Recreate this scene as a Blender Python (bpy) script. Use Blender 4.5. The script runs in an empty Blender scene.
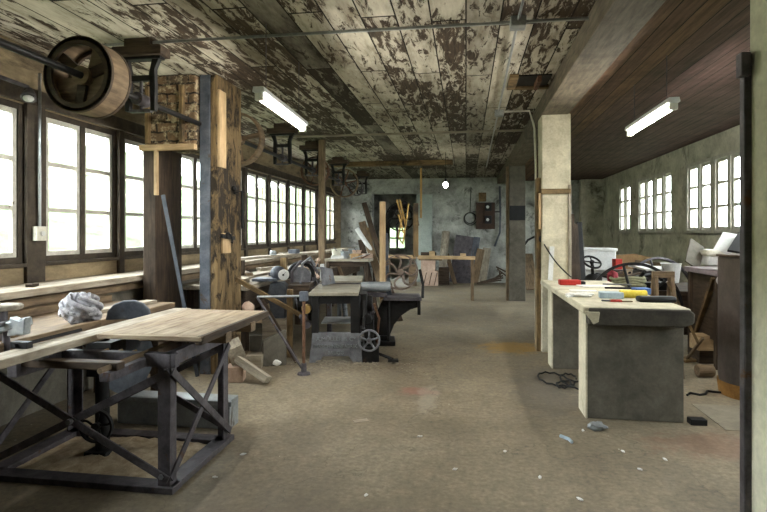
import bpy, bmesh, math, random
from mathutils import Vector as V, Matrix as M
random.seed(7)
sc = bpy.context.scene
C = sc.collection
PI = math.pi
R = math.radians

# ------------------------------------------------------------------ camera
YAW = R(8.75)
cam = bpy.data.cameras.new('camera')
co = bpy.data.objects.new('camera', cam)
C.objects.link(co)
cam.sensor_width = 36
cam.lens = 536 / 767 * 36
cam.shift_y = -23 / 767
cam.clip_start = .05
co.location = (0, 0, 1.5)
co.rotation_euler = (R(90), 0, YAW)
sc.camera = co

# ------------------------------------------------------------------ materials
def lin(c):
    return tuple(((x / 255) / 12.92 if x / 255 <= .04045 else ((x / 255 + .055) / 1.055) ** 2.4) for x in c)

class NT:
    def __init__(s, name):
        s.m = bpy.data.materials.new(name)
        s.m.use_nodes = True
        s.t = s.m.node_tree
        s.b = s.t.nodes['Principled BSDF']
        s.tc = s.t.nodes.new('ShaderNodeTexCoord')
    def n(s, typ, **kw):
        nd = s.t.nodes.new(typ)
        for k, v in kw.items():
            setattr(nd, k, v)
        return nd
    def l(s, a, b):
        s.t.links.new(a, b)
    def coords(s, scale=(1, 1, 1)):
        mp = s.n('ShaderNodeMapping')
        mp.inputs['Scale'].default_value = scale
        s.l(s.tc.outputs['Object'], mp.inputs['Vector'])
        return mp.outputs['Vector']
    def noise(s, vec, scale, detail=6, rough=.6, dist=0):
        nd = s.n('ShaderNodeTexNoise')
        nd.inputs['Scale'].default_value = scale
        nd.inputs['Detail'].default_value = detail
        nd.inputs['Roughness'].default_value = rough
        nd.inputs['Distortion'].default_value = dist
        if vec is not None:
            s.l(vec, nd.inputs['Vector'])
        return nd.outputs['Fac']
    def ramp(s, fac, stops):
        nd = s.n('ShaderNodeValToRGB')
        e = nd.color_ramp.elements
        while len(e) < len(stops):
            e.new(.5)
        for k, (p, c) in enumerate(stops):
            e[k].position = p
            e[k].color = (*c[:3], 1) if not isinstance(c, (int, float)) else (c, c, c, 1)
        s.l(fac, nd.inputs['Fac'])
        return nd.outputs['Color']
    def mix(s, fac, a, b, mode='MIX'):
        nd = s.n('ShaderNodeMix', data_type='RGBA', blend_type=mode)
        for sock, val in ((nd.inputs[0], fac), (nd.inputs[6], a), (nd.inputs[7], b)):
            if isinstance(val, bpy.types.NodeSocket):
                s.l(val, sock)
            elif isinstance(val, (int, float)):
                sock.default_value = val
            else:
                sock.default_value = (*val[:3], 1)
        return nd.outputs[2]
    def math(s, op, a, b=0.0, c=None):
        nd = s.n('ShaderNodeMath', operation=op)
        for k, val in enumerate((a, b) if c is None else (a, b, c)):
            if isinstance(val, bpy.types.NodeSocket):
                s.l(val, nd.inputs[k])
            else:
                nd.inputs[k].default_value = val
        return nd.outputs[0]
    def bump(s, h, strength=.3, dist=.01):
        nd = s.n('ShaderNodeBump')
        nd.inputs['Strength'].default_value = strength
        nd.inputs['Distance'].default_value = dist
        s.l(h, nd.inputs['Height'])
        s.l(nd.outputs['Normal'], s.b.inputs['Normal'])
    def done(s, col, rough=.8, metal=0, spec=.4):
        if isinstance(col, bpy.types.NodeSocket):
            s.l(col, s.b.inputs['Base Color'])
        else:
            s.b.inputs['Base Color'].default_value = (*col, 1)
        if isinstance(rough, bpy.types.NodeSocket):
            s.l(rough, s.b.inputs['Roughness'])
        else:
            s.b.inputs['Roughness'].default_value = rough
        s.b.inputs['Metallic'].default_value = metal
        s.b.inputs['Specular IOR Level'].default_value = spec
        return s.m

def wood(name, dark, light, axis='z', scale=7, rough=.8, stain=None, stain_amt=.5, spec=.3):
    s = NT(name)
    st = {'x': (.12, 1, 1), 'y': (1, .12, 1), 'z': (1, 1, .12)}[axis]
    v = s.coords(st)
    g = s.noise(v, scale * 4, 8, .65, .4)
    col = s.ramp(g, [(.3, lin(dark)), (.7, lin(light))])
    big = s.noise(s.coords(), 3.1, 6, .65)
    if stain:
        f = s.ramp(big, [(.45, 0), (.68, stain_amt)])
        col = s.mix(f, col, lin(stain))
    else:
        f = s.ramp(big, [(.35, .72), (.65, 1.08)])
        col = s.mix(1, col, f, 'MULTIPLY')
    s.bump(g, .35, .004)
    return s.done(col, rough, 0, spec)

def rough_mat(name, c1, c2, scale=6, c3=None, c3at=.6, rough=.85, metal=0, bump=.3, dist=.006, spec=.3, stretch=(1, 1, 1), c3soft=.06, c3scale=None):
    s = NT(name)
    v = s.coords(stretch)
    a = s.noise(v, scale, 9, .68, .3)
    col = s.ramp(a, [(.32, lin(c1)), (.68, lin(c2))])
    fine = s.noise(s.coords(), scale * 9, 5, .7)
    col = s.mix(.35, col, s.ramp(fine, [(.3, .55), (.7, 1.25)]), 'MULTIPLY')
    if c3:
        b = s.noise(v, c3scale or scale * .55, 9, .72, .5)
        col = s.mix(s.ramp(b, [(c3at, 0), (c3at + c3soft, 1)]), col, lin(c3))
    s.bump(fine, bump, dist)
    return s.done(col, rough, metal, spec)

W_dark = {a: wood('dark_old_wood_' + a, (38, 30, 24), (86, 70, 55), a, stain=(30, 26, 22)) for a in 'xyz'}
W_mid = {a: wood('brown_wood_' + a, (82, 68, 52), (142, 120, 94), a, stain=(64, 53, 42)) for a in 'xyz'}
W_pale = {a: wood('pale_new_wood_' + a, (160, 132, 96), (206, 178, 138), a, spec=.3) for a in 'xyz'}
W_grey = {a: wood('weathered_grey_wood_' + a, (112, 104, 92), (176, 166, 148), a, stain=(84, 72, 58), stain_amt=.7) for a in 'xyz'}
W_gold = {a: wood('golden_knotty_wood_' + a, (70, 56, 38), (146, 121, 84), a, stain=(40, 34, 27), stain_amt=.95) for a in 'xyz'}
W_beam = wood('grey_brown_beam_wood', (72, 65, 55), (118, 107, 90), 'y', stain=(52, 44, 36), stain_amt=.6)
W_dust = {a: wood('dusty_bench_wood_' + a, (116, 105, 91), (178, 167, 149), a, stain=(104, 88, 66), stain_amt=.6) for a in 'xyz'}
W_board = {a: wood('rusty_dusty_board_' + a, (116, 98, 78), (172, 156, 132), a, stain=(104, 78, 56), stain_amt=.55) for a in 'xyz'}
iron_dark = rough_mat('dark_iron', (60, 56, 60), (106, 101, 105), 9, (86, 62, 44), .6, .55, .55, .2)
iron_blue = rough_mat('blue_grey_painted_iron', (58, 63, 72), (98, 102, 110), 7, (76, 60, 46), .6, .6, .15, .2)
iron_grey = rough_mat('grey_cast_iron', (84, 84, 88), (132, 132, 136), 8, (92, 74, 60), .62, .6, .2, .25)
iron_black = rough_mat('black_iron', (17, 16, 16), (38, 36, 35), 9, (60, 46, 36), .64, .55, .3, .2)
iron_rust = rough_mat('rusty_iron', (72, 50, 38), (128, 94, 72), 9, (44, 34, 28), .58, .75, .25, .3)
dusty_iron = rough_mat('dusty_rust_brown_iron', (92, 78, 70), (142, 126, 114), 9, (66, 52, 44), .6, .75, .2, .25)
steel_table = rough_mat('worn_steel_table', (128, 122, 108), (166, 158, 140), 6, (100, 88, 68), .6, .5, .25, .1)
steel_grey = rough_mat('dull_galvanised_steel', (124, 129, 132), (170, 174, 176), 6, (84, 80, 74), .62, .45, .5, .1)
conduit_m = rough_mat('grey_conduit_steel', (138, 142, 142), (176, 178, 176), 10, None, .6, .4, .4, .05)
white_m = rough_mat('aged_white_enamel', (196, 196, 194), (226, 226, 224), 5, (160, 152, 140), .68, .45, 0, .05)
plastic_white = rough_mat('yellowed_white_plastic', (200, 196, 180), (220, 216, 202), 4, None, .6, .45, 0, .03)
white_paper = rough_mat('white_paper', (212, 210, 204), (232, 230, 226), 4, None, .6, .8, 0, .05)
black_plastic = rough_mat('black_plastic', (18, 18, 19), (30, 30, 32), 6, None, .6, .5, 0, .05)
red_plastic = rough_mat('red_plastic', (150, 36, 30), (184, 52, 42), 6, None, .6, .5, 0, .05)
yellow_m = rough_mat('yellow_foam', (200, 176, 50), (226, 206, 92), 22, None, .6, .85, 0, .4)
blue_m = rough_mat('blue_plastic', (52, 82, 140), (76, 106, 164), 6, None, .6, .5, 0, .05)
ltblue_m = rough_mat('pale_blue_card', (140, 160, 172), (176, 190, 198), 6, None, .6, .7, 0, .05)
cloth_m = rough_mat('dirty_grey_cloth', (120, 118, 124), (196, 194, 198), 14, (72, 70, 76), .58, .95, 0, .4)
rope_m = rough_mat('dull_green_hose', (120, 118, 92), (158, 154, 124), 16, None, .6, .9, 0, .3)
copper_m = rough_mat('tarnished_brass', (140, 110, 60), (178, 146, 90), 9, None, .6, .5, .6, .1)
cable_m = rough_mat('black_rubber_cable', (16, 15, 15), (30, 29, 28), 12, None, .6, .6, 0, .05)
card_m = rough_mat('brown_cardboard', (138, 108, 76), (172, 140, 102), 5, None, .6, .9, 0, .1)
pink_m = rough_mat('pinkish_board', (168, 140, 122), (200, 176, 158), 6, None, .6, .9, 0, .1)
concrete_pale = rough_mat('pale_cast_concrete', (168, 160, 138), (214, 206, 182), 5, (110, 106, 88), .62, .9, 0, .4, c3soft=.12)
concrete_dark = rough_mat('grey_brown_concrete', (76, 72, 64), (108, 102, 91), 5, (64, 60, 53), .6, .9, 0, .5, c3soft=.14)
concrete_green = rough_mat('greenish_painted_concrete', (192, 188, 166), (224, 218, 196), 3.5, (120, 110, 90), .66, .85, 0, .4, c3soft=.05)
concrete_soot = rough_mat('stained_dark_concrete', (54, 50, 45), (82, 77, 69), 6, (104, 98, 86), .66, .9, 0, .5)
wall_back_m = rough_mat('mottled_grey_plaster', (120, 121, 116), (200, 201, 194), 2.2, (56, 56, 54), .55, .92, 0, .5, c3soft=.14, c3scale=2.8)
wall_right_m = rough_mat('grimy_green_plaster', (162, 159, 144), (222, 218, 202), 2.6, (84, 80, 69), .54, .92, 0, .5, c3soft=.16)
wall_left_m = rough_mat('dark_boarded_wall', (92, 80, 62), (160, 142, 112), 5, (52, 44, 36), .56, .9, 0, .4, stretch=(1, .25, 1), c3soft=.12)
patch_m = rough_mat('pale_blue_grey_plaster', (150, 160, 154), (182, 190, 182), 3, (120, 124, 116), .62, .9, 0, .3, c3soft=.12)
def brick_mat():
    s = NT('crumbling_brick_and_mortar')
    sep = s.n('ShaderNodeSeparateXYZ'); s.l(s.tc.outputs['Object'], sep.inputs[0])
    cb = s.n('ShaderNodeCombineXYZ')
    s.l(s.math('ADD', sep.outputs[0], sep.outputs[1]), cb.inputs[0]); s.l(sep.outputs[2], cb.inputs[1])
    nz = s.n('ShaderNodeTexNoise'); nz.inputs['Scale'].default_value = 9; nz.inputs['Detail'].default_value = 5
    s.l(s.tc.outputs['Object'], nz.inputs['Vector'])
    wv = s.n('ShaderNodeVectorMath', operation='MULTIPLY_ADD')
    s.l(nz.outputs['Color'], wv.inputs[0]); wv.inputs[1].default_value = (.05, .05, 0); s.l(cb.outputs[0], wv.inputs[2])
    br = s.n('ShaderNodeTexBrick')
    for k_, v_ in (('Scale', 1), ('Mortar Size', .012), ('Brick Width', .24), ('Row Height', .1), ('Mortar Smooth', .4)): br.inputs[k_].default_value = v_
    br.inputs['Color1'].default_value = (*lin((126, 100, 72)), 1); br.inputs['Color2'].default_value = (*lin((92, 76, 58)), 1); br.inputs['Mortar'].default_value = (*lin((44, 36, 28)), 1)
    s.l(wv.outputs[0], br.inputs['Vector'])
    n = s.noise(s.coords(), 11, 9, .75)
    col = s.mix(s.ramp(n, [(.5, 0), (.6, .9)]), br.outputs['Color'], lin((190, 174, 142)))
    col = s.mix(s.ramp(s.noise(s.coords(), 6, 8, .7), [(.5, 0), (.66, .85)]), col, lin((46, 38, 30)))
    s.bump(s.math('ADD', n, br.outputs['Fac']), .8, .02)
    return s.done(col, .95)
brick_m = brick_mat()
sash_m = rough_mat('weathered_grey_window_paint', (176, 172, 162), (212, 208, 198), 8, (96, 84, 66), .64, .75, 0, .15)
frame_dark_m = rough_mat('dark_brown_window_post', (48, 42, 36), (82, 72, 60), 7, (110, 98, 80), .68, .8, 0, .2)
ceil_right_m = None

def glass():
    s = NT('window_glass')
    t = s.t
    tr = s.n('ShaderNodeBsdfTransparent')
    tr.inputs['Color'].default_value = (.93, .96, .95, 1)
    gl = s.n('ShaderNodeBsdfGlossy')
    gl.inputs['Roughness'].default_value = .05
    mx = s.n('ShaderNodeMixShader')
    mx.inputs['Fac'].default_value = .06
    s.l(tr.outputs[0], mx.inputs[1])
    s.l(gl.outputs[0], mx.inputs[2])
    s.l(mx.outputs[0], t.nodes['Material Output'].inputs['Surface'])
    return s.m
glass_m = glass()

def emit(name, col, strength):
    s = NT(name)
    s.b.inputs['Base Color'].default_value = (.8, .8, .8, 1)
    s.b.inputs['Emission Color'].default_value = (*col, 1)
    s.b.inputs['Emission Strength'].default_value = strength
    return s.m
tube_m = emit('lit_fluorescent_tube', (1, .96, .87), 40)
bulb_m = emit('lit_bulb', (1, .93, .8), 25)

def ceiling_mat():
    s = NT('peeling_painted_ceiling_boards')
    sep = s.n('ShaderNodeSeparateXYZ')
    s.l(s.tc.outputs['Object'], sep.inputs[0])
    x, y = sep.outputs[0], sep.outputs[1]
    bw = .27
    xb = s.math('DIVIDE', x, bw)
    idx = s.math('FLOOR', xb)
    yb = s.math('FLOOR', s.math('DIVIDE', s.math('ADD', y, s.math('MULTIPLY', idx, 1.37)), 2.9))
    cmb = s.n('ShaderNodeCombineXYZ')
    s.l(idx, cmb.inputs[0]); s.l(yb, cmb.inputs[1])
    wn = s.n('ShaderNodeTexWhiteNoise', noise_dimensions='3D')
    s.l(cmb.outputs[0], wn.inputs['Vector'])
    rnd = wn.outputs['Value']
    # paint flakes stretched along the boards
    v = s.coords((5.2, 1.15, 1))
    add = s.n('ShaderNodeVectorMath', operation='ADD')
    s.l(v, add.inputs[0]); s.l(wn.outputs['Color'], add.inputs[1])
    pn = s.noise(add.outputs[0], 2.6, 11, .72, .6)
    big = s.noise(s.coords((1, .6, 1)), .75, 5, .6)
    thr = s.math('ADD', s.math('MULTIPLY', rnd, .17), s.math('MULTIPLY', big, .42))
    pk = s.math('SUBTRACT', pn, s.math('SUBTRACT', thr, -.19))
    peel = s.ramp(s.math('ADD', pk, .5), [(.475, 0), (.525, 1)])
    gfine = s.noise(s.coords((9, .7, 1)), 5, 8, .7, .2)
    bare = s.ramp(gfine, [(.3, lin((44, 37, 31))), (.7, lin((90, 76, 62)))])
    paint = s.ramp(s.noise(s.coords((3, .6, 1)), 3, 8, .7), [(.28, lin((132, 122, 102))), (.5, lin((190, 183, 166))), (.75, lin((222, 216, 200)))])
    dirty = s.mix(s.ramp(big, [(.5, 0), (.68, .75)]), paint, lin((96, 86, 68)))
    col = s.mix(peel, bare, dirty)
    # grooves between boards and butt joints
    fx = s.math('FRACT', xb)
    gx = s.math('LESS_THAN', s.math('ABSOLUTE', s.math('SUBTRACT', fx, .5)), .478)
    fy = s.math('FRACT', s.math('DIVIDE', s.math('ADD', y, s.math('MULTIPLY', idx, 1.37)), 2.9))
    gy = s.math('LESS_THAN', s.math('ABSOLUTE', s.math('SUBTRACT', fy, .5)), .4965)
    g = s.math('MULTIPLY', gx, gy)
    col = s.mix(g, lin((30, 25, 20)), col)
    # soot bands along single boards
    b1 = s.math('LESS_THAN', s.math('ABSOLUTE', s.math('ADD', x, 1.48)), .135)
    b2 = s.math('LESS_THAN', s.math('ABSOLUTE', s.math('SUBTRACT', x, .14)), .135)
    bb = s.math('MULTIPLY', s.math('ADD', b1, s.math('MULTIPLY', b2, .45)), s.ramp(s.noise(s.coords((2, .5, 1)), 1.5, 6, .7), [(.35, .95), (.62, .45)]))
    col = s.mix(bb, col, lin((40, 33, 27)))
    # the plank field turns darker grey towards the far end
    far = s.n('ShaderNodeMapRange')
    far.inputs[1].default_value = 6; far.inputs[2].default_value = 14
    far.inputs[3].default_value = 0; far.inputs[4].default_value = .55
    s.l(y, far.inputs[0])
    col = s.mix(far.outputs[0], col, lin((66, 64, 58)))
    h = s.math('ADD', s.math('MULTIPLY', peel, .25), s.math('MULTIPLY', g, .8))
    s.bump(h, .7, .012)
    return s.done(col, .9, 0, .2)

def ceiling_right_mat():
    s = NT('dark_purple_brown_ceiling_boards')
    sep = s.n('ShaderNodeSeparateXYZ')
    s.l(s.tc.outputs['Object'], sep.inputs[0])
    xb = s.math('DIVIDE', sep.outputs[0], .16)
    idx = s.math('FLOOR', xb)
    wn = s.n('ShaderNodeTexWhiteNoise', noise_dimensions='1D')
    s.l(idx, wn.inputs['W'])
    gr = s.noise(s.coords((8, .5, 1)), 3.5, 9, .7, .3)
    c1 = s.ramp(gr, [(.3, lin((56, 43, 40))), (.72, lin((110, 86, 80)))])
    c2 = s.ramp(gr, [(.3, lin((74, 54, 40))), (.72, lin((140, 108, 76)))])
    near = s.math('LESS_THAN', sep.outputs[0], 2.05)
    col = s.mix(s.math('MULTIPLY', near, s.ramp(wn.outputs['Value'], [(.3, .1), (.8, .9)])), c1, c2)
    st = s.noise(s.coords((.6, 1.6, 1)), 1.4, 8, .7, .5)
    col = s.mix(s.ramp(st, [(.46, 0), (.7, .55)]), col, lin((30, 24, 23)))
    fx = s.math('FRACT', xb)
    g = s.math('LESS_THAN', s.math('ABSOLUTE', s.math('SUBTRACT', fx, .5)), .472)
    col = s.mix(g, lin((20, 16, 14)), col)
    s.bump(g, .6, .01)
    return s.done(col, .8, 0, .25)

def floor_mat():
    s = NT('worn_concrete_floor')
    n1 = s.noise(s.coords(), .55, 8, .62, .4)
    n2 = s.noise(s.coords((1.4, .6, 1)), 2.4, 10, .7, .3)
    n3 = s.noise(s.coords(), 28, 6, .7)
    col = s.ramp(n1, [(.32, lin((102, 91, 74))), (.5, lin((129, 117, 97))), (.7, lin((151, 140, 119)))])
    col = s.mix(.7, col, s.ramp(n2, [(.3, .66), (.7, 1.22)]), 'MULTIPLY')
    col = s.mix(.75, col, s.ramp(n3, [(.32, .55), (.68, 1.3)]), 'MULTIPLY')
    col = s.mix(.5, col, s.ramp(s.noise(s.coords(), 9, 9, .75, .4), [(.35, .68), (.62, 1.16)]), 'MULTIPLY')
    # pale specks of chips and plaster
    vo = s.n('ShaderNodeTexVoronoi')
    vo.inputs['Scale'].default_value = 6
    s.l(s.coords(), vo.inputs['Vector'])
    sp = s.math('LESS_THAN', vo.outputs['Distance'], .05)
    keep = s.math('GREATER_THAN', s.noise(s.coords(), 2, 2), .56)
    col = s.mix(s.math('MULTIPLY', sp, s.math('MULTIPLY', keep, .6)), col, lin((206, 200, 184)))
    sep = s.n('ShaderNodeSeparateXYZ')
    s.l(s.tc.outputs['Object'], sep.inputs[0])
    def blob(cx, cy, rx, ry, c, amt):
        nonlocal col
        a = s.math('DIVIDE', s.math('SUBTRACT', sep.outputs[0], cx), rx)
        b = s.math('DIVIDE', s.math('SUBTRACT', sep.outputs[1], cy), ry)
        d = s.math('SQRT', s.math('ADD', s.math('MULTIPLY', a, a), s.math('MULTIPLY', b, b)))
        d = s.math('ADD', d, s.math('MULTIPLY', s.math('SUBTRACT', s.noise(s.coords(), 5, 9, .78), .5), 3.0))
        f = s.ramp(d, [(.5, amt), (1.0, 0)])
        col = s.mix(f, col, lin(c))
    blob(.62, 7.2, .5, .42, (158, 122, 56), .75)      # ochre spill
    blob(-.45, 5.05, .2, .18, (142, 78, 70), .45)    # red paint
    blob(1.75, 4.1, .55, .3, (120, 78, 62), .4)      # reddish dust
    blob(.75, 5.3, .35, 1.1, (92, 84, 76), .55)      # shadow beside the counter, painted into the floor colour
    blob(-.2, 2.3, 2.6, .9, (98, 88, 72), .5)     # darker band across the near floor
    blob(-.35, 4.9, .12, .5, (180, 172, 156), .28)    # pale scuff
    # hairline cracks
    vc = s.n('ShaderNodeTexVoronoi', feature='DISTANCE_TO_EDGE')
    vc.inputs['Scale'].default_value = .42
    wv = s.n('ShaderNodeVectorMath', operation='ADD')
    nc = s.n('ShaderNodeTexNoise'); nc.inputs['Scale'].default_value = 2.2; nc.inputs['Detail'].default_value = 8
    s.l(s.coords(), nc.inputs['Vector'])
    s.l(s.coords(), wv.inputs[0]); s.l(nc.outputs['Color'], wv.inputs[1])
    s.l(wv.outputs[0], vc.inputs['Vector'])
    cr = s.math('LESS_THAN', vc.outputs['Distance'], .002)
    col = s.mix(s.math('MULTIPLY', cr, .4), col, lin((66, 60, 50)))
    s.bump(s.math('ADD', n2, s.math('MULTIPLY', n3, .5)), .3, .01)
    rg = s.ramp(n2, [(.3, .5), (.7, .8)])
    return s.done(col, rg, 0, .35)

def grass_mat():
    s = NT('meadow_grass')
    a = s.noise(s.coords(), .9, 9, .75)
    col = s.ramp(a, [(.35, lin((40, 54, 34))), (.65, lin((80, 94, 66)))])
    s.bump(a, .6, .3)
    return s.done(col, 1, 0, .1)

ceil_m, ceil_right_m, floor_m, grass_m = ceiling_mat(), ceiling_right_mat(), floor_mat(), grass_mat()

# ------------------------------------------------------------------ mesh builder
class MB:
    def __init__(s):
        s.v, s.f = [], []
    def add(s, vs, fs):
        b = len(s.v)
        s.v += [V(p) for p in vs]
        s.f += [tuple(b + i for i in f) for f in fs]
        return s
    def box(s, x0, x1, y0, y1, z0, z1):
        return s.add([(x, y, z) for z in (z0, z1) for y in (y0, y1) for x in (x0, x1)],
                     [(0, 2, 3, 1), (4, 5, 7, 6), (0, 1, 5, 4), (2, 6, 7, 3), (0, 4, 6, 2), (1, 3, 7, 5)])
    def beam(s, p0, p1, w, h, up=(0, 0, 1)):
        p0, p1 = V(p0), V(p1)
        d = (p1 - p0).normalized()
        u = V(up)
        if abs(d.dot(u)) > .99: u = V((0, 1, 0))
        a = d.cross(u).normalized() * w / 2
        b = a.cross(d).normalized() * h / 2
        vs = [p + i * a + j * b for p in (p0, p1) for j in (-1, 1) for i in (-1, 1)]
        return s.add(vs, [(0, 2, 3, 1), (4, 5, 7, 6), (0, 1, 5, 4), (2, 6, 7, 3), (0, 4, 6, 2), (1, 3, 7, 5)])
    def frame_of(s, d):
        d = V(d).normalized()
        u = V((0, 0, 1)) if abs(d.z) < .9 else V((1, 0, 0))
        a = d.cross(u).normalized()
        return d, a, a.cross(d)
    def cyl(s, p0, p1, r0, r1=None, n=16):
        if r1 is None: r1 = r0
        p0, p1 = V(p0), V(p1)
        d, a, b = s.frame_of(p1 - p0)
        vs = []
        for p, r in ((p0, r0), (p1, r1)):
            vs += [p + r * (math.cos(2 * PI * k / n) * a + math.sin(2 * PI * k / n) * b) for k in range(n)]
        fs = [(k, (k + 1) % n, n + (k + 1) % n, n + k) for k in range(n)]
        fs += [tuple(range(n))[::-1], tuple(range(n, 2 * n))]
        return s.add(vs, fs)
    def tube(s, pts, r, n=8):
        pts = [V(p) for p in pts]
        b0 = None
        vs = []
        m = len(pts)
        for i, p in enumerate(pts):
            d = (pts[min(i + 1, m - 1)] - pts[max(i - 1, 0)]).normalized()
            if b0 is None:
                _, a, b = s.frame_of(d)
            else:
                a = b0.cross(d)
                if a.length < 1e-5: _, a, b = s.frame_of(d)
                a.normalize()
                b = d.cross(a).normalized()
            b0 = b
            vs += [p + r * (math.cos(2 * PI * k / n) * a + math.sin(2 * PI * k / n) * b) for k in range(n)]
        fs = [(i * n + k, i * n + (k + 1) % n, (i + 1) * n + (k + 1) % n, (i + 1) * n + k) for i in range(m - 1) for k in range(n)]
        fs += [tuple(range(n))[::-1], tuple(range((m - 1) * n, m * n))]
        return s.add(vs, fs)
    def lathe(s, prof, o=(0, 0, 0), axis=(0, 0, 1), n=32, closed=False):
        d, a, b = s.frame_of(axis)
        o = V(o)
        vs = []
        for r, z in prof:
            vs += [o + d * z + max(r, 1e-4) * (math.cos(2 * PI * k / n) * a + math.sin(2 * PI * k / n) * b) for k in range(n)]
        m = len(prof)
        fs = [(i * n + k, i * n + (k + 1) % n, ((i + 1) % m) * n + (k + 1) % n, ((i + 1) % m) * n + k) for i in range(m if closed else m - 1) for k in range(n)]
        if not closed:
            fs += [tuple(range(n))[::-1], tuple(range((m - 1) * n, m * n))]
        return s.add(vs, fs)
    def ring(s, o, axis, R0, R1, w, n=40):
        """flat rim: inner radius R0, outer R1, width w along the axis, centred on o"""
        return s.lathe([(R0, -w / 2), (R1, -w / 2), (R1, w / 2), (R0, w / 2)], o, axis, n, True)
    def torus(s, o, axis, Rr, r, n=40, m=8, a0=0, a1=2 * PI):
        d, a, b = s.frame_of(axis)
        o = V(o)
        full = abs(a1 - a0 - 2 * PI) < 1e-6
        pts = [o + Rr * (math.cos(t) * a + math.sin(t) * b) for t in [a0 + (a1 - a0) * k / n for k in range(n + 1)]]
        return s.tube(pts, r, m)
    def prism(s, poly, o, u, v, dep):
        o, u, v, dep = V(o), V(u), V(v), V(dep)
        n = len(poly)
        vs = [o + u * p[0] + v * p[1] for p in poly] + [o + u * p[0] + v * p[1] + dep for p in poly]
        fs = [tuple(range(n))[::-1], tuple(range(n, 2 * n))] + [(k, (k + 1) % n, n + (k + 1) % n, n + k) for k in range(n)]
        return s.add(vs, fs)
    def blob(s, o, r, n=18, m=12, jit=0.0, seed=1, sq=1.0):
        rnd = random.Random(seed)
        o = V(o)
        ph = [rnd.uniform(0, 6.28) for _ in range(9)]
        vs = []
        for i in range(m + 1):
            t = PI * i / m
            for k in range(n):
                p = 2 * PI * k / n
                x, y, z = math.sin(t) * math.cos(p), math.sin(t) * math.sin(p), math.cos(t)
                j = 1 + jit * (math.sin(3 * p + ph[0] + 2 * z) * .4 + math.sin(5 * z + ph[1] + 2 * p) * .35 + math.sin(7 * p - 4 * z + ph[2]) * .25 * math.sin(t) + math.sin(9 * z + 4 * p + ph[3]) * .2 * math.sin(t))
                if i in (0, m): j = 1
                f = lambda q: math.copysign(abs(q) ** sq, q)
                vs.append(o + V((f(x) * r[0] * j, f(y) * r[1] * j, f(z) * r[2] * j)))
        fs = [(i * n + k, i * n + (k + 1) % n, (i + 1) * n + (k + 1) % n, (i + 1) * n + k) for i in range(m) for k in range(n)]
        return s.add(vs, fs)
    def build(s, name, mat, parent=None, bevel=0, sub=0, loc=None):
        off = V((0, 0, 0))
        q = parent
        while q is not None:
            off += q.location
            q = q.parent
        if loc is not None: off += V(loc)
        me = bpy.data.meshes.new(name)
        me.from_pydata([p - off for p in s.v], [], s.f)
        bm = bmesh.new()
        bm.from_mesh(me)
        bmesh.ops.remove_doubles(bm, verts=bm.verts, dist=1e-5)
        bmesh.ops.recalc_face_normals(bm, faces=bm.faces)
        bm.to_mesh(me)
        bm.free()
        for p in me.polygons: p.use_smooth = True
        me.set_sharp_from_angle(angle=R(38))
        me.materials.append(mat)
        o = bpy.data.objects.new(name, me)
        C.objects.link(o)
        if parent is not None: o.parent = parent
        if loc is not None: o.location = loc
        if bevel:
            b = o.modifiers.new('bevel', 'BEVEL')
            b.width = bevel
            b.segments = 2
            b.limit_method = 'ANGLE'
            b.angle_limit = R(50)
        if sub:
            b = o.modifiers.new('sub', 'SUBSURF')
            b.levels = b.render_levels = sub
        return o

def tag(o, label, cat, group=None, kind=None):
    if label: o['label'] = label
    if cat: o['category'] = cat
    if group: o['group'] = group
    if kind: o['kind'] = kind
    return o
def thing(name, label, cat, loc=(0, 0, 0), group=None):
    o = bpy.data.objects.new(name, None)
    o.empty_display_size = .1
    C.objects.link(o)
    o.location = loc
    return tag(o, label, cat, group)
def solo(mb, name, mat, label, cat, loc=(0, 0, 0), group=None, bevel=0, sub=0, kind=None):
    return tag(mb.build(name, mat, None, bevel, sub, loc), label, cat, group, kind)
def struct(mb, name, mat, bevel=0):
    o = mb.build(name, mat, None, bevel)
    o['kind'] = 'structure'
    return o
def copy_tree(o, parent=None):
    c = o.copy()
    C.objects.link(c)
    if parent is not None: c.parent = parent
    for ch in list(o.children): copy_tree(ch, c)
    return c
def plank(name, label, cat, p0, p1, w, t, mat, roll=0, group=None, bevel=.003):
    """a board whose length runs from the middle of its foot p0 to the middle of its head p1"""
    p0, p1 = V(p0), V(p1)
    L = (p1 - p0).length
    mb = MB().box(-w / 2, w / 2, -t / 2, t / 2, 0, L)
    o = mb.build(name, mat, None, bevel)
    zd = (p1 - p0).normalized()
    xd = (V((0, 1, 0)) if abs(zd.z) > .5 else V((0, 0, 1))).cross(zd).normalized()
    q = M((xd, zd.cross(xd), zd)).transposed()
    o.rotation_euler = (q @ M.Rotation(roll, 3, 'Z')).to_euler()
    o.location = p0
    return tag(o, label, cat, group)
def block(name, label, cat, x, y, z, sx, sy, sz, mat, rz=0, rx=0, ry=0, group=None, bevel=.003):
    """a plain squared piece lying at x, y with its underside at z"""
    o = MB().box(-sx / 2, sx / 2, -sy / 2, sy / 2, 0, sz).build(name, mat, None, bevel)
    o.location = (x, y, z)
    o.rotation_euler = (rx, ry, rz)
    return tag(o, label, cat, group)

# ================================================================== SETTING
XL, XR, YB, YF = -3.9, 3.9, 16.5, -3.2
ZL, ZR = 3.18, 3.06
struct(MB().box(XL - .4, XR + .5, YF - .3, YB + 4, -.25, 0), 'floor', floor_m)
struct(MB().box(XL - .4, 1.1, YF - .3, YB + 4, ZL, ZL + .2), 'ceiling', ceil_m)
struct(MB().box(1.1, XR + .5, YF - .3, YB + .3, ZR, ZR + .3), 'ceiling_right', ceil_right_m)
struct(MB().box(.93, 1.26, YF, YB, 2.98, ZL + .05), 'trim_1', W_beam, .006)     # the long ceiling beam

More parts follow.
